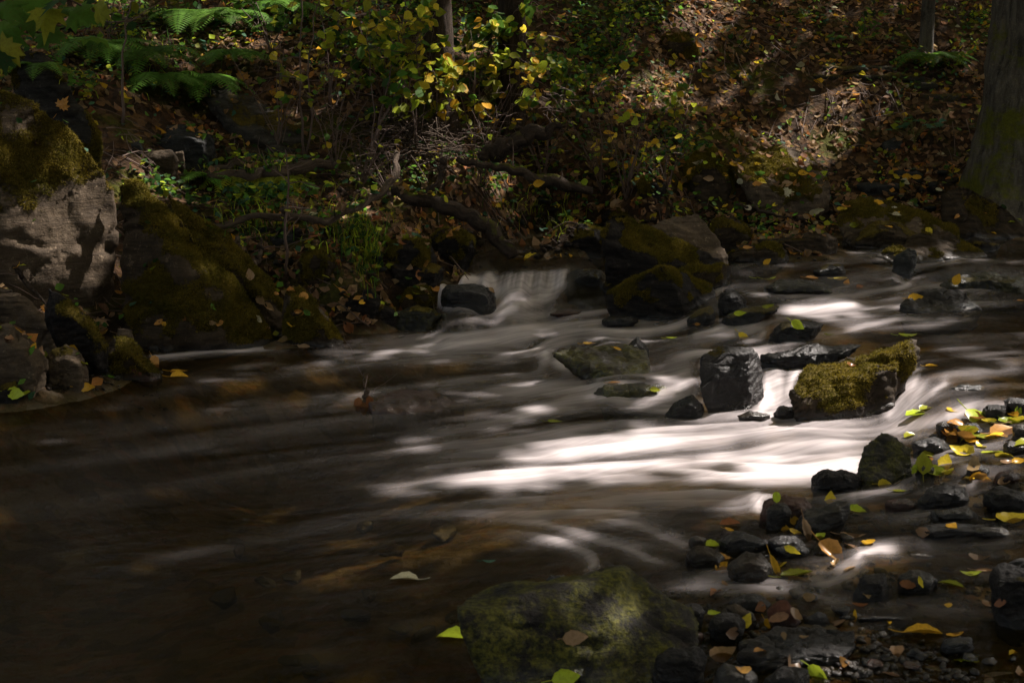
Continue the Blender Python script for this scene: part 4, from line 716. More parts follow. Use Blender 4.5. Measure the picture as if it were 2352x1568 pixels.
def trunk_mesh(P, R, sides=40, seg=90, flare=.5, amp=.03, seed=0, moss=.0, mossdir=(-1, 0, 0), ridged=1.):
    P = np.asarray(P, float); R = np.asarray(R, float); s = np.linspace(0, 1, len(P)); q = np.linspace(0, 1, seg)
    C = np.stack([np.interp(q, s, P[:, i]) for i in range(3)], -1); r = np.interp(q, s, R)
    Tn = np.gradient(C, axis=0); Tn /= np.linalg.norm(Tn, axis=1)[:, None]; ref = np.array([0, 1, .1]) if abs(Tn[:, 1]).mean() < .8 else np.array([1, 0, .1])
    A = np.cross(Tn, ref); A /= np.linalg.norm(A, axis=1)[:, None]; B_ = np.cross(Tn, A); th = np.arange(sides)*2*math.pi/sides
    D = np.cos(th)[None, :, None]*A[:, None]+np.sin(th)[None, :, None]*B_[:, None]
    fl = 1+flare*np.exp(-q*14)[:, None]*(1+.5*np.sin(th*5+seed)[None]+.3*np.sin(th*3+1+seed)[None])
    V = (C[:, None]+(r[:, None]*fl)[..., None]*D).reshape(-1, 3); Dn = D.reshape(-1, 3)
    uv = np.stack([np.broadcast_to(np.cos(th)[None], (seg, sides)).ravel()*r.mean(), np.broadcast_to(np.sin(th)[None], (seg, sides)).ravel()*r.mean(), np.repeat(np.concatenate([[0], np.cumsum(np.linalg.norm(np.diff(C, axis=0), axis=1))]), sides)], -1)+seed
    V = V+Dn*((1-np.abs(pnoise(uv*np.array([26, 26, 5]))*2))*amp*.4*ridged+fbm(uv*np.array([5, 5, 2]), 3)*amp)[:, None]
    i = (np.arange(seg-1)[:, None]*sides); j = np.arange(sides)[None]
    F = np.stack([i+j, i+(j+1) % sides, i+sides+(j+1) % sides, i+sides+j], -1).reshape(-1, 4)
    ms = moss-.45+.5*(Dn@np.array(mossdir))+.5*fbm(uv*2.2, 3)
    return V, F, {'rest': uv, 'moss': ms}
# ---------------------------------------------------------------- driftwood, roots
def log(name, label, cat, pts, R, kind='wood', moss=0., seed=0, knots=(), amp=.012, **kw):
    """pts: (photo x, photo y, distance)"""
    P = np.array([at_y(*p) for p in pts]); s = np.linspace(0, 1, len(P)); q = np.linspace(0, 1, 40); R = [a*.66 for a in R]; amp = amp*.8
    # smooth curve
    C = np.stack([np.interp(q, s, P[:, i]) for i in range(3)], -1)
    for _ in range(3): C[1:-1] = (C[:-2]+2*C[1:-1]+C[2:])/4
    Rr = np.interp(q, np.linspace(0, 1, len(R)), R); Rr = Rr*(1+.16*pnoise(np.stack([q*6, q*0+seed*3.1, q*0], -1))+.12*pnoise(np.stack([q*17, q*0+seed*3.1, q*0], -1)))
    C = C+np.stack([pnoise(np.stack([q*9, q*0+seed, q*0], -1)), pnoise(np.stack([q*9, q*0+seed, q*0+5], -1)), pnoise(np.stack([q*9, q*0+seed, q*0+9], -1))], -1)*.035
    V, F, at = trunk_mesh(C, Rr, sides=18, seg=90, flare=0, amp=amp, seed=seed, moss=moss, mossdir=(0, -.2, 1))
    n = len(V); V = np.vstack([V, C[0]+(C[0]-C[1])*.2, C[-1]+(C[-1]-C[-2])*.3]); j = np.arange(18); k = (j+1) % 18; e = 89*18
    caps = np.vstack([np.stack([k, j, j*0+n], -1), np.stack([e+j, e+k, j*0+n+1], -1)])
    at = {a: np.concatenate([b, b[:1], b[-1:]]) for a, b in at.items()}
    o = mesh_obj(name, V, [F, caps], M[kind], attrs=at, smooth=True, origin=tuple(C[20])); o['_o'] = list(map(float, C[20]))
    tag(o, label, cat)
    solid(V, F)
    if knots:
        for (a, b, c), (d, e_, f), r in knots:
            p0, p1 = at_y(a, b, c), at_y(d, e_, f); mb = MB(); t = np.linspace(0, 1, 6)[:, None]; mb.tube(p0*(1-t)+p1*t+np.sin(t*3)*.01, np.linspace(r, r*.7, 6), 8)
            nv = sum(len(v) for v in mb.V); mb.build('branch_stub', M[kind], o, extra={'rest': np.concatenate(mb.V), 'moss': np.full(nv, -.6)})
    mb = MB(); rr = np.random.default_rng(seed+300)
    for k in rr.integers(6, 38, 5):
        mb = MB()
        d = rr.normal(0, 1, 3); d[2] = abs(d[2]); d /= np.linalg.norm(d); L = rr.uniform(.05, .22); u = np.linspace(0, 1, 6)[:, None]; mb.tube(C[k]+d*L*u+np.cumsum(rr.normal(0, .008, (6, 3)), 0), np.linspace(Rr[k]*.22+.001, .0008, 6), 4); mb.build('twig', M['twig'], o)
    return o
log('driftwood_log', 'pale curved driftwood branch bending up behind the grass, lowest of the pile', 'driftwood', [(470,518,8.1),(560,505,8.1),(650,496,8.15),(740,505,8.2),(800,492,8.3),(850,465,8.45),(893,425,8.6),(910,385,8.75),(912,350,8.9)], [.02,.026,.032,.030,.028,.026,.028,.030,.026], seed=1, knots=[((655,497,8.1),(648,482,8.05),.028)])
log('driftwood_log', 'brown log lying level under the sloping slab, upper of two', 'driftwood', [(385,415,9.1),(430,410,9.0),(480,392,9.05),(540,380,9.1),(600,375,9.2),(660,380,9.25)], [.015,.03,.036,.034,.03,.025], seed=2)
log('driftwood_log', 'thick mossy log lying just below the brown level log', 'driftwood', [(480,405,8.95),(560,402,8.95),(640,398,9.0),(700,382,9.1),(770,372,9.2)], [.028,.05,.058,.05,.04], seed=3, moss=.2)
log('mossy_root', 'big mossy root arching from the driftwood down to the waterfall pool', 'root', [(900,440,8.95),(950,458,8.9),(1010,468,8.85),(1060,485,8.8),(1110,515,8.75),(1150,555,8.7),(1180,590,8.65)], [.05,.055,.065,.07,.068,.06,.045], seed=4, moss=.42, kind='darkwood')
log('mossy_root', 'thick brown root running right under the twig pile in the centre', 'root', [(1050,365,9.3),(1110,380,9.3),(1170,388,9.3),(1230,410,9.3),(1300,425,9.3),(1360,440,9.3)], [.02,.035,.045,.05,.05,.03], seed=5, moss=.35, kind='darkwood')
log('broken_stump', 'broken slanting stump of rotten wood right of the sunlit twigs', 'stump', [(1100,362,9.6),(1150,345,9.6),(1210,315,9.6),(1290,292,9.6)], [.03,.07,.085,.02], seed=6, kind='darkwood', moss=.35, amp=.03)
log('dead_branch', 'dark knobbly dead branch standing up beside the bright twigs', 'branch', [(985,440,9.0),(1005,425,9.0),(1015,400,9.0),(1020,375,9.0),(1015,365,9.0)], [.03,.03,.022,.02,.022], seed=7, kind='darkwood')
log('dead_branch', 'thin root hanging over the dark pool left of the mossy wedge', 'branch', [(700,650,8.0),(760,690,8.0),(800,705,7.95),(840,700,7.9)], [.008,.014,.012,.008], seed=9, kind='darkwood')
log('dead_branch', 'dark root crossing the bank below the small pointed boulder leaves', 'branch', [(740,560,8.3),(780,620,8.2),(820,690,7.9),(830,720,7.8)], [.01,.012,.010,.006], seed=10, kind='darkwood')
log('fallen_branch', 'dead branch lying under the leaf strewn boulder', 'branch', [(1690,470,9.6),(1740,480,9.5),(1800,500,9.5),(1850,505,9.5)], [.008,.014,.012,.006], seed=12, kind='darkwood')
log('root', 'crooked root hanging in front of the slate stones below the driftwood', 'root', [(545,545,8.0),(550,580,7.95),(572,605,7.9),(590,600,7.95)], [.02,.018,.014,.01], seed=13)
log('root', 'thin forked root beside the crooked root below the driftwood', 'root', [(600,545,8.0),(598,580,7.95),(580,610,7.9),(570,640,7.85)], [.012,.012,.01,.008], seed=14)
log('root', 'bare root creeping down between the boulders at far left', 'root', [(30,610,6.9),(60,650,6.9),(110,700,6.85),(150,770,6.8)], [.012,.010,.010,.006], seed=15, kind='darkwood')

# ---------------------------------------------------------------- fine gravel between the stones
ico = bmesh.new(); bmesh.ops.create_icosphere(ico, subdivisions=1, radius=.5); IV = np.array([v.co[:] for v in ico.verts]); IF = np.array([[v.index for v in f.verts] for f in ico.faces]); ico.free()
rg = np.random.default_rng(91); GV, GF, GR_ = [], [], []; k = 0
for (x0, y0, x1, y1, n, s0, s1, wob_) in [(1500,1180,2352,1568,2600,.006,.028,0),(2080,930,2352,1110,700,.006,.026,0),(1850,1060,2352,1200,500,.006,.026,0),(380,500,1010,760,500,.01,.04,0),(1040,500,1900,600,650,.01,.045,0),(0,820,380,900,260,.008,.03,0),(300,320,900,480,420,.01,.04,0),(1880,380,2352,520,500,.01,.045,0)]:
    for _ in range(n):
        px, py = rg.uniform(x0, x1), rg.uniform(y0, y1); h = hit(px, py); z = float(gz(h[0], h[1]))
        if y0 > 900 and fbm(np.array([[h[0]*3, h[1]*3, 0]]), 2)[0] < -.12: continue
        s = math.exp(rg.uniform(math.log(s0), math.log(s1))); A = rg.normal(size=(3, 3)); Q_, _r = np.linalg.qr(A)
        v = IV*rg.uniform(.8, 1.2, (len(IV), 1))*np.array([1, .75, .45])*s*1.6; v = (v@Q_)*np.array([1, 1, .6])+np.array([h[0], h[1], z+s*.15])
        GV.append(v); GF.append(IF+k); GR_.append(v*1.5+rg.uniform(0, 50, 3)); k += len(IV)
GV = np.concatenate(GV); zz = np.maximum(wz(GV[:, 0], GV[:, 1]), -5)
for nm_, m_, a_, b_ in []: pass
gv = mesh_obj('gravel', GV, np.concatenate(GF), M['brown'], attrs={'rest': np.concatenate(GR_), 'wet': np.clip(.25+1-sstep(0, .05, GV[:, 2]-zz), 0, 1)*.8, 'moss': np.full(len(GV), -1.)}, smooth=False)
tag(gv, 'fine wet gravel filling the gaps between the stones', 'gravel', kind='stuff')
# ---------------------------------------------------------------- finding surfaces
SV = np.concatenate(SCV); SF = np.concatenate(SCF)
BV = BVHTree.FromPolygons(SV.tolist(), SF.tolist()); print('bvh', len(SF), round(time.time()-T0, 1))
CAMV = Vector((0, 0, CAMZ))
def surf(px, py):
    """first surface seen at a photo point: position and normal"""
    d = Vector(ray(px, py)); d.normalize(); g = Vector(hit(px, py)); r = BV.ray_cast(CAMV, d)
    if r[0] is not None and (r[0]-CAMV).length < (g-CAMV).length+.01: return np.array(r[0]), np.array(r[1]) if r[1].dot(d) < 0 else -np.array(r[1])
    x, y = g[0], g[1]
    if wz(x, y) > gz(x, y): return np.array(g), np.array([0, 0, 1.])
    return np.array(g), gnorm(x, y)
def gnorm(x, y):
    e = .04; n = np.array([-(gz(x+e, y)-gz(x-e, y))/(2*e), -(gz(x, y+e)-gz(x, y-e))/(2*e), 1.]); return n/np.linalg.norm(n)
def top(x, y, zmax=None):
    g = float(gz(x, y)); r = BV.ray_cast(Vector((x, y, zmax or g+1.4)), Vector((0, 0, -1)))
    if r[0] is not None and r[0].z > g: return r[0].z, np.array(r[1])
    return g, None
# ---------------------------------------------------------------- leaves
PAL = {'brown': (.20, .120, .066), 'dark': (.05, .028, .017), 'tan': (.29, .185, .10), 'orange': (.44, .215, .055), 'gold': (.56, .32, .025), 'yellow': (.60, .46, .035), 'lime': (.36, .44, .03), 'green': (.075, .165, .022),
       'deep': (.020, .058, .014), 'olive': (.20, .215, .018), 'pale': (.46, .42, .28), 'rust': (.21, .085, .035), 'blue': (.05, .13, .075)}
def leaf_batch(mb, P, Nn, size, col, rows=5, width=.62, fold=.18, curl=.25, head=None, rng=RNG, shape='ovate'):
    """ovate leaves lying with their middle at P"""
    n = len(P); P = np.asarray(P, float); Nn = np.asarray(Nn, float); Nn = Nn/np.linalg.norm(Nn, axis=1)[:, None]
    T = rng.normal(size=(n, 3)) if head is None else np.asarray(head, float)
    T = T-(T*Nn).sum(1)[:, None]*Nn; T /= np.linalg.norm(T, axis=1)[:, None]+1e-9; Bn = np.cross(Nn, T)
    t = np.linspace(0, 1, rows)
    if shape == 'long': w = np.sin(np.pi*np.clip(t*.96+.02, 0, 1))**.8*.5
    elif shape == 'round': w = np.sqrt(np.clip(t*(1-t)*4, 0.02, 1))*.5
    else: w = np.array([np.interp(v, [0, .12, .3, .5, .75, .9, 1], [.06, .34, .5, .49, .30, .13, .01]) for v in t])
    if rows >= 7: w = w*(1+.07*np.where(np.arange(rows) % 2, 1, -1))
    wd = width*rng.uniform(.85, 1.15, n); cu = curl*rng.uniform(-.4, 1.4, n); fo = fold*rng.uniform(-.3, 1.6, n); tw = rng.uniform(-.5, .5, n)*curl
    s = np.broadcast_to(size, (n,)); V = np.empty((n, rows, 3, 3))
    for r in range(rows):
        for k, sd in enumerate((-1, 0, 1)):
            xx = (t[r]-.5); yy = sd*w[r]*wd; zz = cu*(xx**2)*1.6-.1*cu + fo*abs(sd)*w[r]*1.2 + tw*sd*w[r]*xx*2
            V[:, r, k] = P+(s*xx)[:, None]*T+(s*yy)[:, None]*Bn+(s*zz)[:, None]*Nn
    b = (np.arange(n)*rows*3)[:, None, None]; i = np.arange(rows-1)[None, :, None]*3; j = np.arange(2)[None, None]
    F = np.stack([b+i+j, b+i+j+1, b+i+j+4, b+i+j+3], -1).reshape(-1, 4)
    c = np.broadcast_to(np.asarray(col, float), (n, 3)); c = np.repeat(c, rows*3, 0)
    mb.add(V.reshape(-1, 3), F, c)
MAPLE = [(0,-.12),(.10,-.02),(.34,-.10),(.30,.02),(.52,.10),(.38,.18),(.50,.42),(.30,.36),(.24,.44),(.22,.66),(.10,.60),(0,.95),(-.10,.60),(-.22,.66),(-.24,.44),(-.30,.36),(-.50,.42),(-.38,.18),(-.52,.10),(-.30,.02),(-.34,-.10),(-.10,-.02)]
def maple_batch(mb, P, Nn, size, col, head, rng=RNG, curl=.25):
    m = np.array(MAPLE); r = np.hypot(m[:, 0], m[:, 1]-.25)
    for p, nn, s, h, c in zip(P, Nn, np.broadcast_to(size, (len(P),)), head, np.broadcast_to(col, (len(P), 3))):
        nn = np.array(nn, float)/np.linalg.norm(nn); h = np.array(h, float); h -= h.dot(nn)*nn; h /= np.linalg.norm(h); b = np.cross(nn, h)
        z = -curl*r**2+rng.normal(0, .03, len(m)); mid = m*.45+np.array([0, .14])
        ring = lambda q, zz: p+s*(q[:, :1]*b+q[:, 1:]*h+zz[:, None]*nn)
        V = np.vstack([p+s*.2*h+s*.03*nn, ring(mid, z*.25+.02), ring(m, z)]); k = len(m); i = np.arange(k); j = (i+1) % k
        mb.add(V, np.stack([i*0, i+1, j+1], -1), c); 
        mb.F.setdefault(4, []).append(np.stack([i+1, i+1+k, j+1+k, j+1], -1)+mb.n-len(V))
def colmix(names, n, rng=RNG, var=.25):
    a = np.array([PAL[k] for k in names])[rng.integers(0, len(names), n)]; return a*rng.uniform(1-var, 1+var, (n, 1))*rng.uniform(.93, 1.07, (n, 3))

# ---------------------------------------------------------------- leaf litter on the bank and on rocks
def bank_points(n, rng, y0=5.5, y1=15.5, mask=None):
    out = []
    while len(out) < n:
        y = y0*(y1/y0)**rng.random(n); x = rng.uniform(-.56, .62, n)*y; z = gz(x, y); w = wz(x, y)
        m = (z > w+.02) & (rng.random(n) < (y/11)**1.2)
        if mask is not None: m &= mask(x, y, z)
        out += list(zip(x[m], y[m], z[m]))
    return np.array(out[:n])
r1 = np.random.default_rng(21)
def lit_mask(x, y, z):
    d = fbm(np.stack([x*.9, y*.9, x*0], -1), 3); px, py = project(x, y, z)
    k = .55+.9*d+.35*sstep(1250, 1600, px)-.45*sstep(700, 300, px)*sstep(150, 300, py)
    return r1.random(len(x)) < k
Q = bank_points(25000, r1, mask=lit_mask); Pn = []; Nl = []
for x, y, z in Q:
    h, nn = top(x, y); 
    if nn is None: nn = gnorm(x, y)
    elif nn[2] < .55 or r1.random() < .55: continue
    Pn.append((x, y, h+r1.uniform(.002, .02))); Nl.append(nn)
Pn = np.array(Pn); Nl = np.array(Nl)+r1.normal(0, .32, (len(Pn), 3)); n = len(Pn)
k = r1.random(n); cl = np.where((k < .55)[:, None], colmix(['brown', 'dark', 'brown', 'tan', 'rust', 'brown', 'tan'], n, r1, .4), np.where((k < .86)[:, None], colmix(['tan', 'orange', 'tan', 'brown'], n, r1), np.where((k < .96)[:, None], colmix(['gold', 'yellow', 'tan', 'orange', 'yellow', 'olive'], n, r1), colmix(['green', 'lime', 'pale', 'blue'], n, r1))))
mb = MB(); leaf_batch(mb, Pn, Nl, r1.uniform(.035, .085, n), cl, rows=4, curl=.9, fold=.5, rng=r1)
tag(mb.build('leaf_litter', M['leaf'], smooth=True), 'brown and yellow autumn leaf litter covering the bank', 'leaves', kind='stuff')
# dead twigs in the litter
mb = MB(); Q = bank_points(2600, r1, mask=lambda x, y, z: r1.random(len(x)) < .5+fbm(np.stack([x*.8+9, y*.8, x*0], -1), 2))
for x, y, z in Q:
    L = r1.uniform(.08, .42); a = r1.uniform(0, 6.28); t = np.linspace(-.5, .5, 5); bend = r1.normal(0, .12, 2)
    xs = x+np.cos(a)*t*L+bend[0]*L*(t**2); ys = y+np.sin(a)*t*L+bend[1]*L*t**2; zs = gz(xs, ys).mean()+gnorm(x, y)[:2]@np.array([-1, -1])*0+(gz(xs, ys)-gz(xs, ys).mean())*.9+r1.uniform(.0, .05)
    mb.tube(np.stack([xs, ys, zs], -1), np.linspace(1, .4, 5)*r1.uniform(.002, .006), 3, cap=False)
tag(mb.build('twig_litter', M['twig']), 'thin dead twigs strewn through the leaf litter', 'twigs', kind='stuff')
# low green ground cover
r2 = np.random.default_rng(22)
CLUMPS = [(1330,110,150,90,1),(1200,170,90,80,.8),(1450,40,150,50,.7),(1560,330,60,50,.9),(1480,380,80,60,.7),(1610,470,60,60,1),(1350,330,120,90,.55),(480,440,130,40,1),(620,430,60,30,.8),(170,215,50,25,1),(560,470,80,30,.8),(720,440,60,30,.8),(830,590,40,60,.5),
 (1300,450,120,50,.5),(1400,560,40,20,.5),(860,100,120,110,.45),(1130,70,80,70,.6),(2120,180,60,50,.5),(2340,430,40,40,1),(2300,380,60,60,.7),(1880,60,60,60,.45),(1700,520,80,30,.5),(700,520,90,60,.4),(1060,400,150,60,.35),(330,80,160,80,.5),(1950,540,60,20,.4),(1000,30,120,40,.6),(2250,60,60,60,.5),(640,40,120,40,.4)]
def cov(x, y, z):
    px, py = project(x, y, z); k = 0.05+0*px
    for a, b, c, d, s in CLUMPS: k = k+s*np.exp(-((px-a)/c)**2-((py-b)/d)**2)
    return r2.random(len(x)) < k*(.6+1.3*fbm(np.stack([x*2.2, y*2.2, x*0], -1), 3))
Q = bank_points(13000, r2, mask=cov); n = len(Q); Pn = Q.copy(); Pn[:, 2] += r2.uniform(.01, .12, n)**1.0
for i in range(n):
    h, nn = top(Q[i, 0], Q[i, 1])
    if nn is not None: Pn[i, 2] = h+r2.uniform(.005, .04)
mb = MB(); leaf_batch(mb, Pn, np.array([0, -.25, 1.])+r2.normal(0, .45, (n, 3)), r2.uniform(.022, .055, n), colmix(['green', 'green', 'deep', 'olive', 'green', 'lime', 'deep', 'blue'], n, r2, .35), rows=4, width=.85, rng=r2)
tag(mb.build('ground_cover', M['leaf'], smooth=True), 'low green ivy and seedlings spreading over the bank', 'ivy', kind='stuff')
# grass blades by the driftwood and between the stones
mb = MB(); GR = [(570,420,70,40,260),(640,430,60,30,200),(850,600,25,60,220),(830,560,60,60,220),(600,520,90,30,160),(1110,590,25,10,60),(780,540,50,60,120),(350,140,120,60,160),(1250,500,120,40,120)]
for a, b, c, d, n in GR:
    for _ in range(n):
        px, py = r2.normal(a, c*.6), r2.normal(b, d*.6); p, nn = surf(px, py)
        if nn[2] < .3 or wz(p[0], p[1]) > p[2]-.01: continue
        L = r2.uniform(.05, .22); az = r2.uniform(0, 6.28); lean = r2.uniform(.2, 1.)*L; t = np.linspace(0, 1, 4); w = np.array([.0022, .002, .0014, .0003])*r2.uniform(.8, 1.6)
        C = p+np.stack([np.cos(az)*lean*t**2, np.sin(az)*lean*t**2-.02*t, L*(t-.35*t**2)], -1); sd = np.array([math.cos(az+1.3), math.sin(az+1.3), 0])
        V = np.stack([C-sd*w[:, None], C+sd*w[:, None]], 1).reshape(-1, 3); i = np.arange(3)*2
        mb.add(V, np.stack([i, i+1, i+3, i+2], -1), colmix(['green', 'olive', 'lime', 'deep'], 1, r2)[0])
tag(mb.build('grass', M['leaf']), 'fine green grass blades between driftwood and stones', 'grass', kind='stuff')
print('litter', round(time.time()-T0, 1))
# ---------------------------------------------------------------- trees
SDn = np.array(SD)
def tree(label, base, P, R, kind='bark', group=None, **kw):
    t = empty('tree', base, label, 'tree', group); V, F, at = trunk_mesh(P, R, **kw)
    mesh_obj('trunk', V, F, M[kind], t, at, True); return t
def gp(px, py, Y=None):
    p = hit(px, py) if Y is None else at_y(px, py, Y); return np.array([p[0], p[1], float(gz(p[0], p[1]))])
TR = []
def up(b, dx, dy, h): return [b-np.array([0, 0, .15]), b+np.array([dx*.1, dy*.1, h*.1]), b+np.array([dx*.4, dy*.4, h*.4]), b+np.array([dx, dy, h])]
b = gp(1012, 292); TR.append((tree('straight dim green trunk standing left of centre behind the leafy saplings', b, up(b, -.25, .1, 7.5), [.12, .11, .10, .05], kind='darkwood', seed=1, moss=.55, amp=.014, flare=.45, ridged=.5), b))
b = gp(1168, 300); TR.append((tree('dark rough trunk wrapped in ivy at top centre', b, up(b, .25, .3, 7.5), [.075, .10, .13, .05], kind='darkwood', seed=2, moss=.1, amp=.035, flare=.6), b))
b = gp(2126, 126); TR.append((tree('slim smooth trunk with a sunlit right edge at the upper right', b, up(b, .1, .2, 6.5), [.058, .053, .05, .02], seed=3, amp=.005, flare=.25, ridged=.4), b))
b = at_y(2335, 395, 10.6); b[2] = float(gz(b[0], b[1])); TR.append((tree('massive tree trunk with furrowed bark and mossy left side at the right edge', b, up(b, .55, .3, 8.5), [.37, .31, .26, .12], seed=4, moss=.42, amp=.04, flare=.55, seg=260, sides=110, ridged=1.1), b))
for k, (x, y, h, r) in enumerate([(6.8, 6.2, 8, .2), (9.5, 9.5, 9, .25), (7.2, 13.2, 8, .2), (2.6, 15.5, 8, .2), (10.5, 3.2, 8, .22), (-3.5, 14.5, 8, .2), (5.2, 1.6, 8, .2), (-5.6, 9.2, 7.5, .2), (12.5, 14.5, 9, .25)]):  # unseen trees, added to carry the canopy that shades the stream
    b = np.array([x, y, float(gz(x, y))]); TR.append((tree('tall woodland tree outside the picture shading the stream', b, up(b, .3, .2, h), [r, r*.85, r*.7, r*.3], group='woodland trees round the stream', seed=5+k), b))
# crowns: canopy added for shade, leaves cut out along sun rays to lit spots
HOLES = [(2050,985,80,.9),(1960,1000,110,1),(1830,1010,105,1),(1700,1020,100,1),(1560,1030,90,.95),(1430,1030,80,.95),(1310,1035,66,.85),(1180,1085,56,.9),(1070,1090,52,.7),(960,1110,48,.45),(1880,1075,66,1),(1700,1080,66,.9),
 (1960,850,110,1),(1870,905,60,1),(2060,870,75,1),(1790,900,60,1),(1700,850,50,.5),(1745,870,26,.9),(2120,900,75,1),(2220,820,90,.7),(2310,880,90,.75),(2330,960,70,.9),(2230,950,60,.9),(1890,706,52,1),(2010,745,50,.8),(2130,745,40,.6),(1750,812,40,.9),
 (1190,692,22,.45),(2250,1030,70,.6),(2300,1090,45,.8),(2130,1060,40,.5),(1600,860,46,.45),(1500,880,40,.3),(1900,1290,30,.5),(2020,1268,24,.8),(1745,1150,18,.8),
 (185,475,62,1),(145,530,60,1),(215,420,48,1),(110,570,46,.95),(1650,180,350,.05),(1370,1085,56,.8),(1290,1075,40,.7),(1480,1075,60,.7),(215,510,46,1),(935,320,70,1),(975,362,66,1),(1120,298,46,1),(1130,410,44,1),(665,302,56,1),(300,400,22,.8),(350,440,22,.6),(420,510,24,.5),(500,600,24,.4),(560,690,24,.4),(2080,470,60,.35),(1985,475,40,.4),(2150,545,50,.35),(1740,400,60,.35),(1620,520,50,.3),(950,330,60,.9),(1060,300,40,.8),(1120,395,36,.8),(1000,200,300,.07),(235,500,26,1),(120,450,50,.55),(80,380,60,.3),
 (460,90,56,1),(555,90,44,1),(250,40,50,.7),(440,120,26,1),(550,92,26,1),(505,45,24,.8),(400,105,20,.8),(250,30,24,.6),(200,10,30,.5),(330,50,20,.4),(660,302,30,1),(695,330,22,1),(640,290,20,.7),
 (930,318,34,1),(965,345,36,1),(905,365,24,1),(1000,330,22,.8),(1115,298,26,.9),(1055,292,22,.7),(1130,405,22,.9),(1150,430,20,.8),(990,392,18,.7),(1070,100,28,1),(1110,110,20,1),(1180,130,22,.8),(1190,240,14,.8),(1300,222,20,.5),(1400,230,26,.4),
 (1515,208,40,1),(1545,215,22,.8),(1617,45,38,1),(1590,62,26,.9),(1640,30,22,.8),(1870,322,56,1),(1810,345,36,.9),(1935,300,34,.9),(1820,335,34,.9),(1915,298,26,.9),(1780,345,30,.7),(1955,320,20,.6),(1850,350,30,.6),(1740,330,26,.4),(1880,390,26,.5),(1700,300,40,.3),
 (2126,145,16,1),(2150,142,14,1),(2190,150,18,.8),(2143,60,7,1),(2020,205,16,.6),(2100,200,12,.7),(2342,440,26,1),(2340,490,14,.8),(1250,345,14,.8),(410,352,14,1),(500,345,14,.5),(335,400,12,.8),(700,40,30,.2),(1850,30,40,.25),(1950,20,20,.5),(1000,800,40,.15),(1400,480,30,.2),(1490,470,30,.3),(350,420,20,.4)]
r3 = np.random.default_rng(31)
HP = []; 
for a, b_, c, pr in HOLES:
    p, _ = surf(a, b_); HP.append((p, c/FPX*p[1]*(1. if b_ < 450 and a > 300 and c < 100 else 1), pr))
NC = 46000
x = r3.uniform(-4.5, 15.5, NC*2); y = r3.uniform(-2.5, 22, NC*2); z = r3.uniform(5.6, 8.6, NC*2)+np.maximum(0, y-12)*.42+np.maximum(0, -x-1)*.1
cp = np.stack([x, y, z], -1); sz = r3.uniform(.15, .25, len(cp)); keep = r3.random(len(cp)) < .97
for p, r, pr in HP:
    v = cp-p; t = v@SDn; d = np.linalg.norm(v-t[:, None]*SDn, axis=1); keep &= ~((d < r*1.05+.11) & (r3.random(len(cp)) < pr))
cp = cp[keep][:NC*2]; sz = sz[keep][:NC*2]; tb = np.array([t[1][:2] for t in TR]); own = ((cp[:, None, :2]-(tb+np.array([.3, .2]))[None])**2).sum(-1).argmin(1)
for k, (t, b) in enumerate(TR):
    m = own == k
    if not m.any(): continue
    n = int(m.sum()); mb = MB(); nn = r3.normal(0, .55, (n, 3))+SDn*.9+np.array([0, 0, .3])
    leaf_batch(mb, cp[m], nn, sz[m], colmix(['green', 'olive', 'yellow', 'green', 'gold'], n, r3), rows=3, width=.8, rng=r3)
    cr = mb.build('crown', M['leaf'], t)
    # limbs reaching into the crown
    mb = MB(); idx = np.where(m)[0]; tp = np.array(b)+np.array([.2, .15, 6.5])
    for q in r3.choice(idx, min(9, len(idx)), replace=False):
        e = cp[q]; s0 = np.array(b)+np.array([.1, .1, r3.uniform(3.6, 5.5)]); mid = (s0+e)/2+np.array([0, 0, .5]); tt = np.linspace(0, 1, 9)[:, None]
        mb.tube((1-tt)**2*s0+2*tt*(1-tt)*mid+tt**2*e, np.linspace(.06, .012, 9), 6)
    mb.build('limbs', M['twig'], t)
# unseen trees added behind the camera to cut frontal skylight
mb = MB()
for k, (x, y) in enumerate([(-6,-4.5),(-2.5,-5.5),(1.2,-5.2),(4.6,-4.6),(8,-3.5)]):
    g = max(float(gz(x, max(y, 1.2))), 0.); t = empty('tree', (x, y, g), 'leafy tree behind the photographer closing off the sky', 'tree', 'trees behind the photographer')
    V, F, at = trunk_mesh(up(np.array([x, y, g]), .2, -.1, 8), [.16, .14, .1, .04], seed=60+k, sides=16, seg=40); mesh_obj('trunk', V, F, M['bark'], t, at, True)
    n = 2600; v = r3.normal(size=(n, 3)); v /= np.linalg.norm(v, axis=1)[:, None]; v *= (r3.random((n, 1))**.4)*np.array([2.5, 1.6, 3.9]); c = MB()
    leaf_batch(c, v+np.array([x, y, g+4.6]), r3.normal(0, .8, (n, 3))+np.array([0, .6, .3]), r3.uniform(.2, .34, n), colmix(['green', 'olive', 'deep'], n, r3), rows=3, width=.8, rng=r3); c.build('crown', M['leaf'], t)
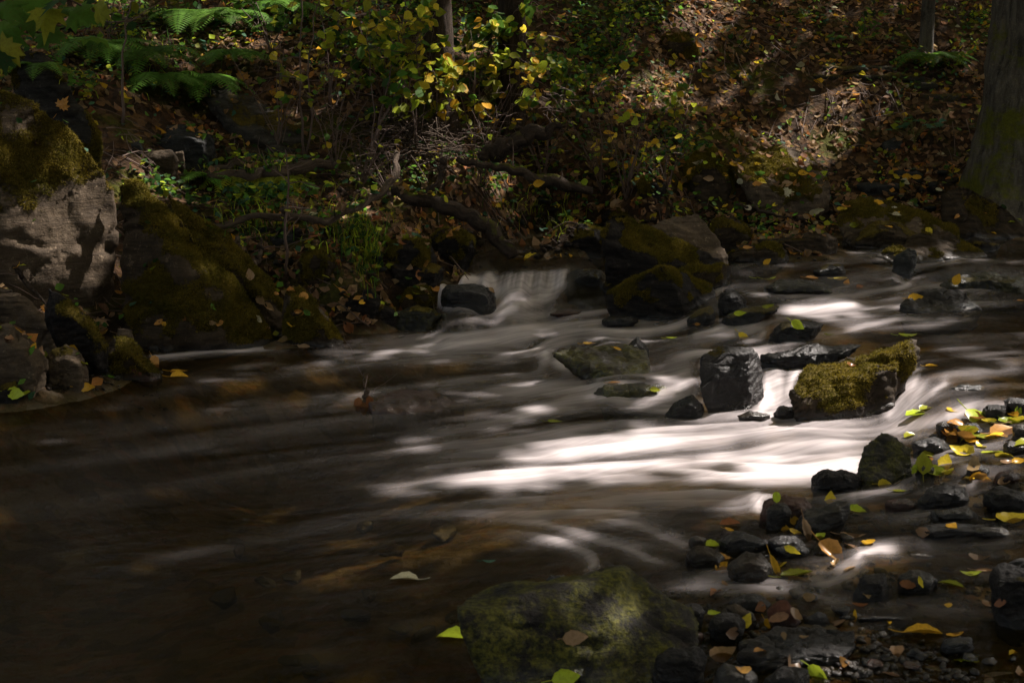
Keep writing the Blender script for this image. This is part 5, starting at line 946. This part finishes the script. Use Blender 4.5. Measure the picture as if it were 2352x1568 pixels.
# unseen trees added on crest and left bank to hide bright sky
for k, (x, y) in enumerate([(-13,21),(-8.5,22.5),(-4,21),(.5,23),(5,22),(9.5,23),(14,21.5),(19,20),(-9.5,13.5),(-11.5,8.5),(-11,3.5),(18,13)]):
    g = float(gz(x, y)); t = empty('tree', (x, y, g), 'woodland tree outside the picture closing off the horizon', 'tree', 'woodland trees on the crest')
    V, F, at = trunk_mesh(up(np.array([x, y, g]), .2, .1, 7), [.16, .14, .1, .04], seed=80+k, sides=16, seg=40); mesh_obj('trunk', V, F, M['bark'], t, at, True)
    n = 1700; v = r3.normal(size=(n, 3)); v /= np.linalg.norm(v, axis=1)[:, None]; v *= (r3.random((n, 1))**.4)*np.array([2.9, 2.0, 3.6]); c = MB()
    leaf_batch(c, v+np.array([x, y, g+4.]), r3.normal(0, .8, (n, 3))+np.array([0, -.6, .3]), r3.uniform(.22, .36, n), colmix(['green', 'olive', 'deep'], n, r3), rows=3, width=.8, rng=r3); c.build('crown', M['leaf'], t)
print('trees', round(time.time()-T0, 1))
# ---------------------------------------------------------------- ivy climbing the dark trunk and moss roots: part of the ivy stuff
# upright twig with two brown leaves in the quiet water
tw = log('standing_twig', 'thin broken twig standing upright in the water beside the dark slate', 'twig', [(843,955,5.93),(840,920,5.93),(838,890,5.93),(837,856,5.93)], [.010,.009,.006,.002], seed=16)
mb = MB(); P = np.array([at_y(824,928,5.9), at_y(848,925,5.89), at_y(836,940,5.88)]); leaf_batch(mb, P, [(-.3,-1,.2),(.4,-1,.1),(0,-1,.4)], .06, colmix(['rust','rust','rust'], 3, r3), rows=7, head=[(0,0,-1)]*3, rng=r3); mb.build('dead_leaf', M['leaf'], tw)
# ---------------------------------------------------------------- shrubs and saplings
def shrub(name, label, cat, base, stems, hgt, spread, nleaf, cols, ls, seed, lean=(0, 0), rad=.006, group=None, twigs=4, hang=.3, zone=None, Y=None):
    rg = np.random.default_rng(seed); b = gp(*base, Y=Y); t = empty(name, b, label, cat, group); mb = MB(); tips = []
    for s in range(stems):
        az = rg.uniform(0, 6.28); out = spread*rg.uniform(.2, 1); h = hgt*rg.uniform(.65, 1.1); q = np.linspace(0, 1, 11)
        wob = np.cumsum(rg.normal(0, .012, (11, 3)), 0)*h; wob -= wob[0]
        C = b+np.stack([(np.cos(az)*out+lean[0])*q**1.4, (np.sin(az)*out*.6+lean[1])*q**1.4, h*q*(1-.12*q)-.03], -1)+wob
        r0 = rad*rg.uniform(.6, 1.2); mb.tube(C, np.linspace(r0, r0*.25, 11), 5)
        for k in range(twigs):
            i = rg.integers(3, 11); p = C[i]; d = rg.normal(0, 1, 3); d[2] = abs(d[2])*.5+.1; d /= np.linalg.norm(d); L = h*rg.uniform(.10, .32); u = np.linspace(0, 1, 6)[:, None]
            D = p+d*L*u+np.array([0, 0, -.25*L])*u**2+np.cumsum(rg.normal(0, .02, (6, 3)), 0)*L; mb.tube(D, np.linspace(r0*.42, .0009, 6), 4, cap=False)
            tips += [D[2], D[3], D[4], D[5]]
            e = D[3]; d2 = d+rg.normal(0, .7, 3); d2 /= np.linalg.norm(d2); D2 = e+d2*L*.5*u; mb.tube(D2, np.linspace(r0*.25, .0007, 6), 3, cap=False); tips += [D2[3], D2[5]]
    mb.build('stems', M['twig'], t)
    if nleaf:
        tips = np.array(tips); k = rg.integers(0, len(tips), nleaf); P = tips[k]+rg.normal(0, .018, (nleaf, 3)); mb = MB()
        nn = np.array([0, -.45, .75])+rg.normal(0, .5, (nleaf, 3)); hd = rg.normal(0, 1, (nleaf, 3))+np.array([0, 0, -hang*2])
        leaf_batch(mb, P, nn, rg.uniform(.6, 1.15, nleaf)*ls, colmix(cols, nleaf, rg), rows=7, width=.68, head=hd, rng=rg, curl=.3); mb.build('foliage', M['leaf'], t, smooth=True)
    return t
YG = ['lime', 'olive', 'yellow', 'green', 'olive']; GG = ['green', 'olive', 'green', 'deep', 'lime']; GO = ['yellow', 'olive', 'lime', 'green', 'gold', 'olive']
for i, a in enumerate([
 ('leafy sapling with yellow green leaves rising in front of the dim green trunk', (960,345), 4, 1.15, .35, 75, YG, .085, (-.05,-.05)),
 ('tall thin sapling forking upwards right of the sloping slab', (700,360), 2, 1.35, .18, 16, YG, .08, (.10,0)),
 ('sparse sapling with broad green leaves left of the dim green trunk', (850,380), 3, 1.3, .4, 50, GG, .085, (0,0)),
 ('sapling with drooping yellow leaves in front of the ivy wrapped trunk', (1090,370), 4, 1.15, .45, 55, GO, .085, (.1,0)),
 ('dense green leaved bush at the top edge between the two central trunks', (1080,240), 6, .9, .4, 120, GG, .085, (0,0)),
 ('low leafy bush left of the dim green trunk at the top edge', (880,240), 6, .9, .45, 110, GG, .08, (0,0)),
 ('sapling crowded with olive leaves at the left foot of the dim green trunk', (930,300), 5, 1.1, .5, 110, YG, .085, (0,-.1)),
 ('sapling with yellowing leaves covering the foot of the ivy wrapped trunk', (1170,320), 5, 1.0, .5, 55, GO, .08, (0,-.1)),
 ('thin bare twiggy shrub above the thick mossy log', (640,350), 7, .8, .35, 12, YG, .06, (0,0)),
 ('thin bare twiggy shrub with green tips left of the sunlit twig pile', (770,400), 8, .75, .35, 14, YG, .06, (.05,0)),
 ('wiry shrub of bare stems rising over the big mossy root', (1100,430), 8, .8, .35, 10, GO, .06, (.05,0)),
 ('wiry shrub of bare stems on the bank above the waterfall pool', (1250,430), 9, .7, .4, 14, YG, .06, (0,0)),
 ('wiry shrub with a few lime leaves left of the dark green mossy boulder', (1530,430), 7, .55, .35, 14, YG, .06, (0,0)),
 ('bare many stemmed bush with a few yellow leaves right of centre', (1440,460), 11, .95, .5, 26, ['yellow','lime','yellow','gold'], .075, (.05,0)),
 ('spindly bush of grey twigs left of the bare many stemmed bush', (1385,440), 8, .8, .4, 14, GO, .06, (-.1,0)),
 ('green shrub trailing over the bank right of the ivy wrapped trunk', (1290,260), 8, .6, .5, 120, GG, .06, (0,0)),
 ('shrub with small dark leaves at the top edge right of the ivy trunk', (1420,150), 8, .6, .5, 110, GG, .055, (0,0)),
 ('brittle tangle of brown twigs left of the sunlit twig pile', (830,430), 12, .5, .4, 8, GO, .06, (.1,0)),
 ('tangle of dead twigs leaning right beside the driftwood bend', (900,470), 10, .45, .3, 6, GO, .05, (-.15,0)),
 ('single bare stem rising from the left boulders past the ferns', (280,290), 1, 1.0, .05, 3, GG, .07, (.12,.1)),
 ('bush of olive leaves near the top left behind the ferns', (620,120), 6, .7, .5, 60, GG, .075, (0,0)),
 ('young shoot with bright leaves standing by the flat yellow leaf strewn boulder', (1560,320), 4, .45, .3, 34, YG, .07, (0,0)),
 ('thin sapling with orange tinted leaves near the top centre left', (760,240), 3, .9, .3, 34, GO, .08, (0,0)),
 ('shrub with round yellow leaves above the sunlit twig pile', (1010,330), 4, .8, .4, 48, GO, .085, (0,0)),
 ('weedy stem with green tufts in front of the driftwood log', (660,640), 1, .75, .05, 8, GG, .045, (.05,.0)),
 ('leafy seedling clump at the top edge left of the slim trunk', (1990,100), 6, .4, .35, 60, GG, .06, (0,0)),
 ('bush with yellow leaves behind the slim trunk at upper right', (2200,60), 6, .6, .4, 70, YG, .065, (0,0)),
 ('low plant with yellow leaves at the foot of the massive trunk', (2320,450), 6, .22, .25, 50, ['yellow','olive','gold'], .045, (0,0)),
 ('leafy shrub overhanging the top left corner behind the maple leaves', (250,110), 6, .9, .5, 90, GG, .09, (-.1,0)),
 ]):
    lab, base, st, h, sp, nl, co, ls, le = a
    if 600 < base[0] < 1350 and nl > 20: nl = int(nl*1.7); sp *= 1.15
    shrub('sapling' if 'sapling' in lab else 'shrub', lab, 'sapling' if 'sapling' in lab else 'shrub', base, st, h, sp, nl, co, ls, 100+i, le, rad=.009 if st < 4 else .0055, twigs=7 if st < 5 else 5)
# pile of sunlit dead twigs in the centre
t = MB(); rg = np.random.default_rng(77)
for k in range(420):
    px, py = rg.normal(970, 75), rg.normal(345, 34); p = gp(px, py); az = rg.uniform(0, 6.28); L = rg.uniform(.06, .3); el = rg.uniform(-.2, .8); q = np.linspace(-.5, .5, 5)[:, None]
    d = np.array([math.cos(az)*math.cos(el), math.sin(az)*math.cos(el)*.5, math.sin(el)]); t.tube(p+[0, 0, rg.uniform(.01, .16)]+d*L*q+np.array([0, 0, -.15*L])*q**2, rg.uniform(.0015, .006), 4)
o = t.build('brushwood', M['wood'], extra={'rest': np.concatenate(t.V), 'moss': np.full(sum(map(len, t.V)), -1.)}); tag(o, 'heap of fine dead twigs catching the sun in the centre of the bank', 'twigs', kind='stuff')
# ---------------------------------------------------------------- ferns
def frond(root, b, az, L, droop, seed, col, npin=26, sz=.34, rise=.6):
    rg = np.random.default_rng(seed); q = np.linspace(0, 1, npin+2); mb = MB()
    C = b+np.stack([np.cos(az)*L*q*.9, np.sin(az)*L*q*.9, L*(rise*q-droop*q**2)], -1)+np.cumsum(rg.normal(0, .0015, (npin+2, 3)), 0)
    c = np.array(col)*rg.uniform(.75, 1.25); mb.tube(C, np.linspace(.003, .0006, npin+2), 4, c*.7, cap=False); Tn = np.gradient(C, axis=0); Tn /= np.linalg.norm(Tn, axis=1)[:, None]
    sd = np.cross(Tn, [0, 0, 1.]); sd /= np.linalg.norm(sd, axis=1)[:, None]+1e-6; nn = np.cross(sd, Tn)
    for i in range(2, npin+1):
        pl = L*sz*math.sin(math.pi*min(1, (q[i]*.93+.12)))**.8*(1-.35*q[i]); w = L/npin*.46
        for s in (-1, 1):
            d = sd[i]*s*.9+Tn[i]*.38; d /= np.linalg.norm(d); f = Tn[i]; m = 6; u = np.linspace(0, 1, m)
            ww = w*(1-u**1.5)*(1+.35*np.where(np.arange(m) % 2, 1, -1)); ww[-1] = 0; cc = C[i]+d*pl*u[:, None]-nn[i]*pl*.22*(u**2)[:, None]
            V = np.stack([cc-f*ww[:, None], cc+f*ww[:, None]], 1).reshape(-1, 3); j = np.arange(m-1)*2; mb.add(V, np.stack([j, j+1, j+3, j+2], -1), c*rg.uniform(.85, 1.15))
    return mb.build('frond', M['leaf'], root)
def fern(label, px, py, nf, L, seed, azr=(0, 6.28), droop=.75, rise=.55, col='green', Y=None):
    rg = np.random.default_rng(seed); p, nn = (surf(px, py)) if Y is None else (at_y(px, py, Y), None); t = empty('fern', p, label, 'fern')
    for k in range(nf): frond(t, p+np.array([0, 0, .06]), azr[0]+(azr[1]-azr[0])*(k+rg.uniform(.1, .9))/nf, L*1.3*rg.uniform(.75, 1.1), droop*rg.uniform(.8, 1.2), seed*50+k, colmix([col], 1, rg)[0]*1.25, rise=rise)
FG = 'green'
for i, a in enumerate([
 ('fern with a sunlit frond above the bright patch of leaves at upper left', 420, 60, 8, .42, (3.6, 6.6)), ('fern whose right frond gleams white in the sun', 520, 60, 7, .40, (3.8, 6.4)),
 ('large fern hanging in the shade left of the sloping slab', 330, 150, 9, .45, (3.4, 6.4)), ('fern drooping over the dark hollow behind the mossy ridge', 240, 130, 8, .42, (3.6, 6.4)),
 ('fern with broad fronds pointing down towards the flat slab', 380, 205, 7, .36, (4.0, 6.2)), ('fern reaching right along the top of the sloping slab', 450, 210, 6, .42, (4.6, 6.5)),
 ('small fern growing on the mossy ridge at the left', 95, 180, 6, .24, (0, 6.28)), ('fern at the top left corner beneath the maple leaves', 150, 60, 9, .42, (3.2, 6.4)),
 ('olive fern spread low in front of the thick mossy log', 560, 425, 9, .32, (2.6, 6.8)), ('smaller fern right of the olive fern by the driftwood', 625, 440, 7, .26, (2.8, 6.8)),
 ('fern at the foot of the slim trunk with sunlit tips', 2135, 150, 8, .34, (3, 6.6)), ('fern under the top edge left of the leaning sapling', 640, 40, 8, .40, (3.4, 6.2)),
 ('dark fern in the shade above the sloping slab', 540, 150, 7, .34, (3.6, 6.2)), ('small fern among the stones above the driftwood', 480, 430, 6, .24, (2.6, 6.8)),
 ('fern at the left edge above the huge pale boulder', 10, 160, 7, .34, (3.4, 6.6))]):
    fern(a[0], a[1], a[2], a[3], a[4], 200+i, a[5], col='olive' if 'olive' in a[0] else FG)
# ---------------------------------------------------------------- maple leaves: branch near the camera, seedlings
mp = empty('maple_branch', at_y(-40, 40, 4.4), 'maple branch with big dull green leaves hanging into the top left corner', 'branch')
mb = MB(); tt = np.linspace(0, 1, 8)[:, None]; A0 = at_y(-260, -160, 4.4); A1 = at_y(230, 40, 4.4); mb.tube(A0*(1-tt)+A1*tt+np.array([0, 0, .03])*np.sin(tt*3), np.linspace(.008, .002, 8), 6); mb.build('twig', M['twig'], mp)
mb = MB(); ML = [(20,95,.13),(60,40,.13),(110,20,.12),(165,30,.12),(205,85,.12),(95,75,.11),(150,-10,.12),(-10,60,.14),(0,10,.13),(240,15,.10),(60,-20,.13),(10,120,.12)]
P = np.array([at_y(a, b, 4.4+.06*math.sin(i*2)) for i, (a, b, s) in enumerate(ML)]); rg = np.random.default_rng(9)
maple_batch(mb, P, rg.normal(0, .35, (12, 3))+np.array([0, -.75, .6]), np.array([m[2] for m in ML]), colmix(['green', 'olive', 'deep', 'green'], 12, rg), rg.normal(0, .5, (12, 3))+np.array([.3, -.1, -.8]), rg, .35)
mb.build('foliage', M['leaf'], mp, smooth=True)
def seedling(label, px, py, n, h, sp, s, seed, cols):
    rg = np.random.default_rng(seed); b = gp(px, py); t = empty('maple_seedling', b, label, 'seedling'); mb = MB(); P = []; H = []
    for k in range(n):
        az = rg.uniform(0, 6.28); e = b+np.array([math.cos(az)*sp*rg.uniform(.2, 1), math.sin(az)*sp*.5, h*rg.uniform(.6, 1.1)]); u = np.linspace(0, 1, 5)[:, None]; m = b+np.array([0, 0, h*.6])
        mb.tube((1-u)**2*b+2*u*(1-u)*m+u**2*e, .0015, 4, cap=False); P.append(e); H.append([math.cos(az), math.sin(az), -.3])
    mb.build('stems', M['stem'], t); mb = MB(); maple_batch(mb, np.array(P), rg.normal(0, .22, (n, 3))+np.array([0, -.3, 1]), rg.uniform(.7, 1.1, n)*s, colmix(cols, n, rg), np.array(H), rg, .15); mb.build('foliage', M['leaf'], t, smooth=True)
seedling('cluster of blue green maple seedlings left of the massive trunk', 2100, 345, 16, .2, .2, .09, 1, ['blue', 'green', 'blue'])
seedling('maple seedling glowing white in the sun at the foot of the slim trunk', 2135, 165, 7, .12, .14, .10, 2, ['green', 'lime'])
seedling('maple seedlings with bright tips left of the driftwood bend', 735, 470, 6, .13, .1, .07, 3, ['lime', 'green'])
seedling('two leaved green maple seedling by the sunlit roots', 650, 465, 4, .13, .1, .06, 4, ['green', 'lime'])
seedling('pale maple seedlings at the top edge above the leaf slope', 1370, 25, 8, .12, .3, .10, 5, ['blue', 'olive', 'pale'])
seedling('yellowing maple seedlings beside the slim trunk', 1975, 110, 8, .12, .3, .10, 6, ['olive', 'gold', 'green'])
# ---------------------------------------------------------------- old dry stone wall on the slope
wall = empty('stone_wall', gp(1970, 300), 'ruined dry stone wall overgrown with moss on the right slope', 'wall'); rg = np.random.default_rng(15)
for r, (x0, x1, yb, yt) in enumerate([(1880,2190,300,280),(1870,2190,282,258),(1862,2200,260,238),(1855,2190,240,214),(1848,2150,216,190),(1870,2090,192,168),(1890,2050,170,150)]):
    xx = x0+rg.uniform(-6, 6); hulls = []
    while xx < x1:
        w = rg.uniform(26, 74); a, b_ = yt+rg.uniform(0, 4), yb-rg.uniform(0, 3); Yw = 11.5+r*.07+rg.uniform(-.03, .05)
        c = [at_y(xx+rg.uniform(0, 3), a+rg.uniform(0, 3), Yw), at_y(xx+w-rg.uniform(2, 5), a+rg.uniform(0, 4), Yw), at_y(xx+w-rg.uniform(1, 3), b_, Yw), at_y(xx, b_-rg.uniform(0, 3), Yw)]
        hulls.append([tuple(p+np.array([0, rg.uniform(-.02, .02)+k, .012*k*8])) for p in c for k in (0, .24)]); xx += w
    V, Nn, F = voxel(hulls, .012); V = carve(V, Nn, .22, rg, 1., 1.2); e = V*3
    mesh_obj('stone_course', V, F, M['grey'], wall, {'rest': V, 'moss': .45+.35*fbm(e, 3)+.25*Nn[:, 2]-.15, 'wet': np.full(len(V), .1), 'algae': np.full(len(V), .2)}, True)
print('plants', round(time.time()-T0, 1))
# ---------------------------------------------------------------- fallen leaves one can point to: (x, y, length, heading deg, colour, label[, tilt, shape])
r4 = np.random.default_rng(41)
LV = [
 (2108,905-0,0,0,'','') if False else (1038,1464,78,180,'lime','bright lime leaf lying on the water left of the largest foreground rock',.15),
 (1322,1463,62,10,'tan','tan leaf lying on the largest foreground rock',.2), (1300,1555,70,20,'lime','lime leaf with long stalk at the bottom edge on the largest foreground rock',.2),
 (928,1331,70,175,'pale','pale leaf drifting under the surface left of the largest rock',.0), (1123,1290,34,0,'blue','faint bluish leaf under water above the pale drifting leaf',.0),
 (1660,1502,72,20,'tan','tan oval leaf left of the long charcoal slab',.5), (1640,1412,34,10,'lime','small lime leaf on the black faceted stone',.3), (1768,1440,40,-60,'gold','curled yellow leaf leaning on the brick red block',.8),
 (1885,1545,60,-50,'lime','green leaf at the bottom edge right of the charcoal slab',.5), (2120,1455,92,-5,'gold','cluster of yellow leaflets on a stalk in the shallows at right',.1,'long'), (2218,1518,66,60,'olive','round olive leaf under shallow water at the bottom right',.0,'round'),
 (2325,1190,86,10,'yellow','large blurred yellow leaf at the right edge',.3), (1852,1222,58,-75,'tan','upright brown leaf standing among the black stones',1.2,'long'), (1910,1270,80,-50,'orange','bright orange leaf folded over a small stone in the riffle',.9),
 (1960,1230,60,-10,'tan','tan leaf under water above the bright orange leaf',.0), (1778,1310,62,-70,'gold','yellow brown leaf leaning on the wet brown stone',1.,'long'), (1830,1322,84,15,'olive','long yellow green leaf flowing under the riffle',.1,'long'),
 (1885,1232,30,30,'lime','small green leaf above the bright orange leaf',.4), (1800,1212,28,-10,'gold','small orange leaf beside the leaning grey green stone',.4), (1675,1218,24,-20,'gold','tiny yellow leaf in the shallows by the first black stones',.3),
 (1637,1254,42,-5,'lime','green leaf behind the ribbed orange brown stone',.3), (1783,1146,26,90,'lime','green leaf standing on the rusty red stone',1.1,'round'), (1908,1148,44,80,'yellow','yellow leaf on end behind the leaning grey green stone',1.0), (1970,1174,46,-20,'lime','lime leaf right of the leaning grey green stone',.4),
 (2030,1110,34,-5,'yellow','pale yellow leaf floating below the dark green rock',.1), (2066,1128,34,-5,'olive','dim green leaf under water below the dark green rock',.0),
 (2120,1065,62,80,'olive','green leaf propped in the trickle right of the dark green rock',1.), (2155,1090,70,-15,'lime','striped lime leaf lying across the trickle',.3), (2170,1065,56,60,'yellow','yellow green leaf behind the striped lime leaf',.8),
 (2250,965,80,-50,'lime','large green leaf leaning on the right gravel bar',1.), (2225,990,40,60,'lime','round green leaf in front of the large leaning green leaf',.9), (2305,1030-40,70,15,'orange','orange leaf lying on the right gravel bar',.4), (2320,970,60,5,'lime','green leaf above the orange leaf on the right gravel bar',.3),
 (2190,935+65,44,50,'yellow','yellow leaf at the left end of the gravel bar',.5), (2340,1062,40,20,'gold','yellow leaf at the right edge below the chunky brown rock',.4),
 (2185,1345,60,-30,'olive','curved olive leaf under water right of the mottled grey stone',.1,'long'), (2260,1520-210,44,0,'tan','brown leaf under water right of the riffle',.0), (1975,1392,40,0,'rust','brown leaf below the glinting purple black stone',.0),
 (1275,970,38,-5,'olive','small leaf drifting alone in mid stream below the hump',.1), (1412,880,30,10,'orange','orange leaf under the smooth hump of water',.05), (1505,897,26,0,'olive','green leaf under the smooth hump of water',.05),
 (1355,790,34,10,'gold','orange leaf on the broad square slab',.1), (1418,802,20,0,'gold','small tan leaf beside the jagged black stone',.1), (1543,778,28,10,'lime','green leaf under the water between the slab and the leafy ledge',.05),
 (1710,775,36,-50,'yellow','yellow leaf caught at the lip above the long dark plank',.5), (1832,752,34,-40,'lime','bright green leaf with a curled stalk on the rock with sliding water',.8), (2085,771,44,0,'lime','bright green leaf in the pool above the sunlit boulder',.1),
 (1905,771,26,10,'olive','dim leaf under water right of the curled stalk leaf',.05), (1701,722,30,-5,'lime','green leaf on the long low ledge',.4), (1765,705,30,0,'olive','green leaf at the end of the long low ledge',.3), (1602,744,14,0,'orange','tiny orange leaf in the chute',.2),
 (2103,684,36,5,'gold','orange yellow leaf on the knobbly dark rock',.4), (2198,646,30,60,'gold','golden leaf standing against the submerged hump',1.), (1762,601,22,40,'gold','golden leaf at the foot of the rock in the upper pool',.6), (1718,571,24,0,'orange','orange leaf on top of the rock in the upper pool',.3),
 (1760,640,44,0,'lime','long green leaf at the head of the low flat rock awash',.1,'long'), (1865,640,30,-15,'orange','orange leaf left of the tangle in the upper pool',.2), (1930,640,34,5,'yellow','yellow leaves tangled in the upper pool',.3), (1945,650,22,60,'orange','curled orange leaf among the tangle in the upper pool',.6), (1975,660,20,20,'rust','dark brown leaf right of the tangle in the upper pool',.6),
 (2345,692,20,0,'orange','small leaf under water right of the knobbly rock',.0), (1955,874,40,5,'gold','yellow leaf',.0) if False else (2140,842,30,0,'gold','yellow edge of a leaf under water right of the sunlit boulder',.0),
 (1954,839-0,24,5,'rust','small rust red leaf on the sunlit mossy boulder',.2), (2130,940,44,20,'olive','green leaf blurred in the current beside the right falls',.05),
 (1231,563,34,110,'tan','tall tan leaf standing on end above the waterfall pool',1.3), (1200,562,22,100,'rust','brown curled leaf left of the tall tan leaf',1.), (1295,543,22,5,'lime','light green leaf on the bank above the pool',.4), (1225,592,46,0,'yellow','yellow leaves heaped at the left of the pool lip',.4), (1300,588,30,0,'gold','gold leaf at the right of the pool lip',.3),
 (1027,632,22,-30,'gold','orange and green leaf at the top of the left fall',.4), (1068,628,16,0,'lime','lime leaf at the lip of the small waterfall',.2), (1128,668,18,-30,'tan','tan leaf stuck on the round black boulder',.3), (970,655,38,30,'tan','long tan leaf lying on the mossy wedge',.2,'long'),
 (885,690,22,0,'orange','orange leaf beside a green one at the edge of the dark pool',.3), (876,698,22,0,'lime','green leaf beside an orange one at the edge of the dark pool',.3), (790,673,36,-40,'orange','curled orange leaf hanging above the dark pool',.6,'long'),
 (697,682,22,0,'orange','round orange leaf on the small pointed mossy boulder',.7,'round'), (722,684,18,-10,'orange','small orange leaf right of the round orange leaf',.6), (720,662,16,-40,'pale','tiny pale leaf above the small orange leaf',.5),
 (574,636,30,100,'tan','brown withered leaf on the flank of the dark triangular boulder',.9), (643,634,20,90,'green','green leaf right of the brown withered leaf',.8,'round'), (600,690,28,-50,'tan','tan leaf on the mossy ledge',.7), (616,706,30,-20,'tan','pale leaf below the tan leaf on the mossy ledge',.5), (592,733,24,-30,'pale','pale ruffled leaf low on the dark triangular boulder',.5),
 (225,740,46,-80,'tan','big withered tan leaf leaning under the huge pale boulder',1.,'maple'), (412,852,44,5,'gold','orange yellow leaf above its twin at the left waterline',.1), (412,866,44,0,'gold','orange yellow leaf floating, lower of the twins at the left waterline',.35), (357,836,34,-60,'orange','orange leaf leaning on the low dark mossy stone',.9),
 (195,888,44,0,'gold','yellow and brown leaf in the water below the tan upright stone',.3), (262,868,30,0,'green','small green leaf by the flat reddish stone',.3), (38,903,44,-15,'lime','lime green leaf at the waterline in the far left',.3), (345,795,20,0,'pale','',0) if False else (700,793,34,0,'tan','pale leaf in the foam at the end of the boulder',.2),
 (405,358,0,0,'','') if False else (1092,556,0,0,'','') if False else (1395,460,0,0,'','') if False else (1700,447-30,0,0,'','') if False else (560,190,36,120,'orange','big orange leaf on the bank above the sloping slab',.9,'maple'), (1735,392,0,0,'','') if False else (140,252,34,60,'orange','orange leaf stuck between the two left boulders',.9,'maple'),
 (2060,494,22,-15,'pale','pale leaf on the long tan boulder',.3), (1590,392,26,25,'gold','golden leaf on the dark green mossy boulder',.5), (1680,400,0,0,'','') if False else (1690,378,30,5,'gold','golden pair of leaves at the left tip of the leaf strewn boulder',.3), (1665,403,16,0,'gold','small golden leaf at the right of the dark green boulder',.4),
 (1800,349,20,-40,'lime','green leaf at the top of the leaf strewn boulder',.3), (1842,367,22,0,'yellow','pair of yellow leaves on the leaf strewn boulder',.3), (1845,400,26,0,'gold','pale gold leaf in the middle of the leaf strewn boulder',.3), (1820,402,18,-20,'yellow','small yellow leaf left of the pale gold leaf',.3), (1890,399,24,50,'lime','light green leaf at the right of the leaf strewn boulder',.3), (1750,418,24,-20,'yellow','yellow leaf on the bare face of the leaf strewn boulder',.3), (1808,424,28,20,'tan','brown leaf on the leaf strewn boulder',.4), (1802,441,26,5,'pale','pale grey green leaf low on the leaf strewn boulder',.3,'maple'),
 (1238,420,28,20,'gold','golden leaf on the thick brown root',.6), (1420,470,36,5,'tan','tan leaves on the stones below the bare bush',.3), (1362,475,30,5,'tan','curled tan leaf left of the tan leaves below the bare bush',.4), (1870,488,24,-5,'pale','pale curled leaf below the leaf strewn boulder',.4), (1960,518,22,10,'olive','pale green leaf left of the long tan boulder',.4),
 (2083,405,24,-10,'gold','gold leaf beside the thin dark slate',.3), (2190,392,30,-5,'yellow','yellow leaf at the foot of the massive trunk',.3), (2205,420,30,70,'gold','gold and brown leaf standing left of the mossy boulder under the trunk',.9), (2345,1330,0,0,'','') if False else (1840,262,26,10,'tan','tan leaf lying alone on the dark slope left of the wall',.4), (1812,350,0,0,'','') if False else (1805,240,22,20,'tan','tan leaf higher on the slope left of the wall',.4),
]
for L in LV:
    if not L[5]: continue
    x, y, ln, hd, co, lab = L[:6]; tilt = L[6] if len(L) > 6 else .3; shp = L[7] if len(L) > 7 else 'ovate'
    if tilt >= .8 and y > 900 and shp == 'ovate': tilt = .6
    p, nn = surf(x, y); s = ln/FPX*p[1]; a = math.radians(hd)
    onw = abs(p[2]-float(wz(p[0], p[1]))) < .01 and nn[2] > .99
    h = np.array([math.cos(a), math.sin(a)*(.3 if tilt > .7 else 1.), math.sin(a)*min(1, tilt)]); nrm = np.array(nn)*(1.1-min(1, tilt)*.9)+np.array([0, -1.0, .35])*min(1., tilt)
    nrm = nrm/np.linalg.norm(nrm); pos = p+np.array(nn)*(.004 if not onw else .003)
    if tilt > .7: pos = pos+np.array([0, -.004, s*.15])
    mb = MB(); c = np.array(PAL[co])*r4.uniform(.9, 1.15)
    if shp == 'maple': maple_batch(mb, [pos], [nrm], s, [c], [h], r4, .3)
    else: leaf_batch(mb, [pos], [nrm], s, [c], rows=9, width={'long': .32, 'round': .85}.get(shp, .6), fold=.22, curl=.3, head=[h], rng=r4, shape='long' if shp == 'long' else ('round' if shp == 'round' else 'ovate'))
    hh = h-h.dot(nrm)*nrm; hh /= np.linalg.norm(hh); e = pos-hh*s*.5
    u = np.linspace(0, 1, 5)[:, None]; mb.tube(e-hh*s*.4*u+nrm*s*.08*u*u, s*.012+.0004, 4, c*.8, cap=False)
    tag(mb.build('fallen_leaf', M['wetleaf'], origin=tuple(pos), smooth=True), lab, 'leaf')
def drift(zone, n, cols, label, group, seed, size=(34, 70)):
    rg = np.random.default_rng(seed)
    for k in range(n):
        x, y = rg.uniform(zone[0], zone[2]), rg.uniform(zone[1], zone[3]); p, nn = surf(x, y); s = rg.uniform(*size)/FPX*p[1]; mb = MB()
        nrm = np.array(nn)+rg.normal(0, .25, 3)+np.array([0, 0, .4]); pos = p+np.array(nn)*.003; a = rg.uniform(0, 6.28); h = np.array([math.cos(a), math.sin(a), 0])
        leaf_batch(mb, [pos], [nrm], s, colmix(cols, 1, rg), rows=7, fold=.25, curl=.5, head=[h], rng=rg, shape=rg.choice(['ovate', 'round', 'long']) if s else 'ovate', width=rg.uniform(.4, .7))
        tag(mb.build('fallen_leaf', M['wetleaf'], origin=tuple(pos), smooth=True), label, 'leaf', group)
drift((2090, 940, 2352, 1110), 34, ['yellow', 'gold', 'olive', 'lime', 'orange', 'tan'], 'small wet yellowish leaf stuck among the pebbles of the right gravel bar', 'wet leaves on the gravel bar', 1)
drift((1600, 1190, 2352, 1560), 46, ['tan', 'gold', 'olive', 'rust', 'brown', 'orange', 'yellow'], 'small wet leaf caught between stones in the right shallows', 'wet leaves in the shallows', 2, (24, 56))
drift((1560, 370, 2330, 540), 40, ['gold', 'tan', 'yellow', 'orange', 'pale'], 'small autumn leaf on the rocks at the foot of the bank', 'leaves on the rocks under the bank', 3, (16, 28))
drift((320, 500, 1000, 760), 30, ['gold', 'tan', 'rust', 'orange', 'green'], 'small autumn leaf among the stones beside the dark pool', 'leaves on the left bank stones', 4, (16, 26))
print('leaves', round(time.time()-T0, 1))
print('end', round(time.time()-T0, 1))
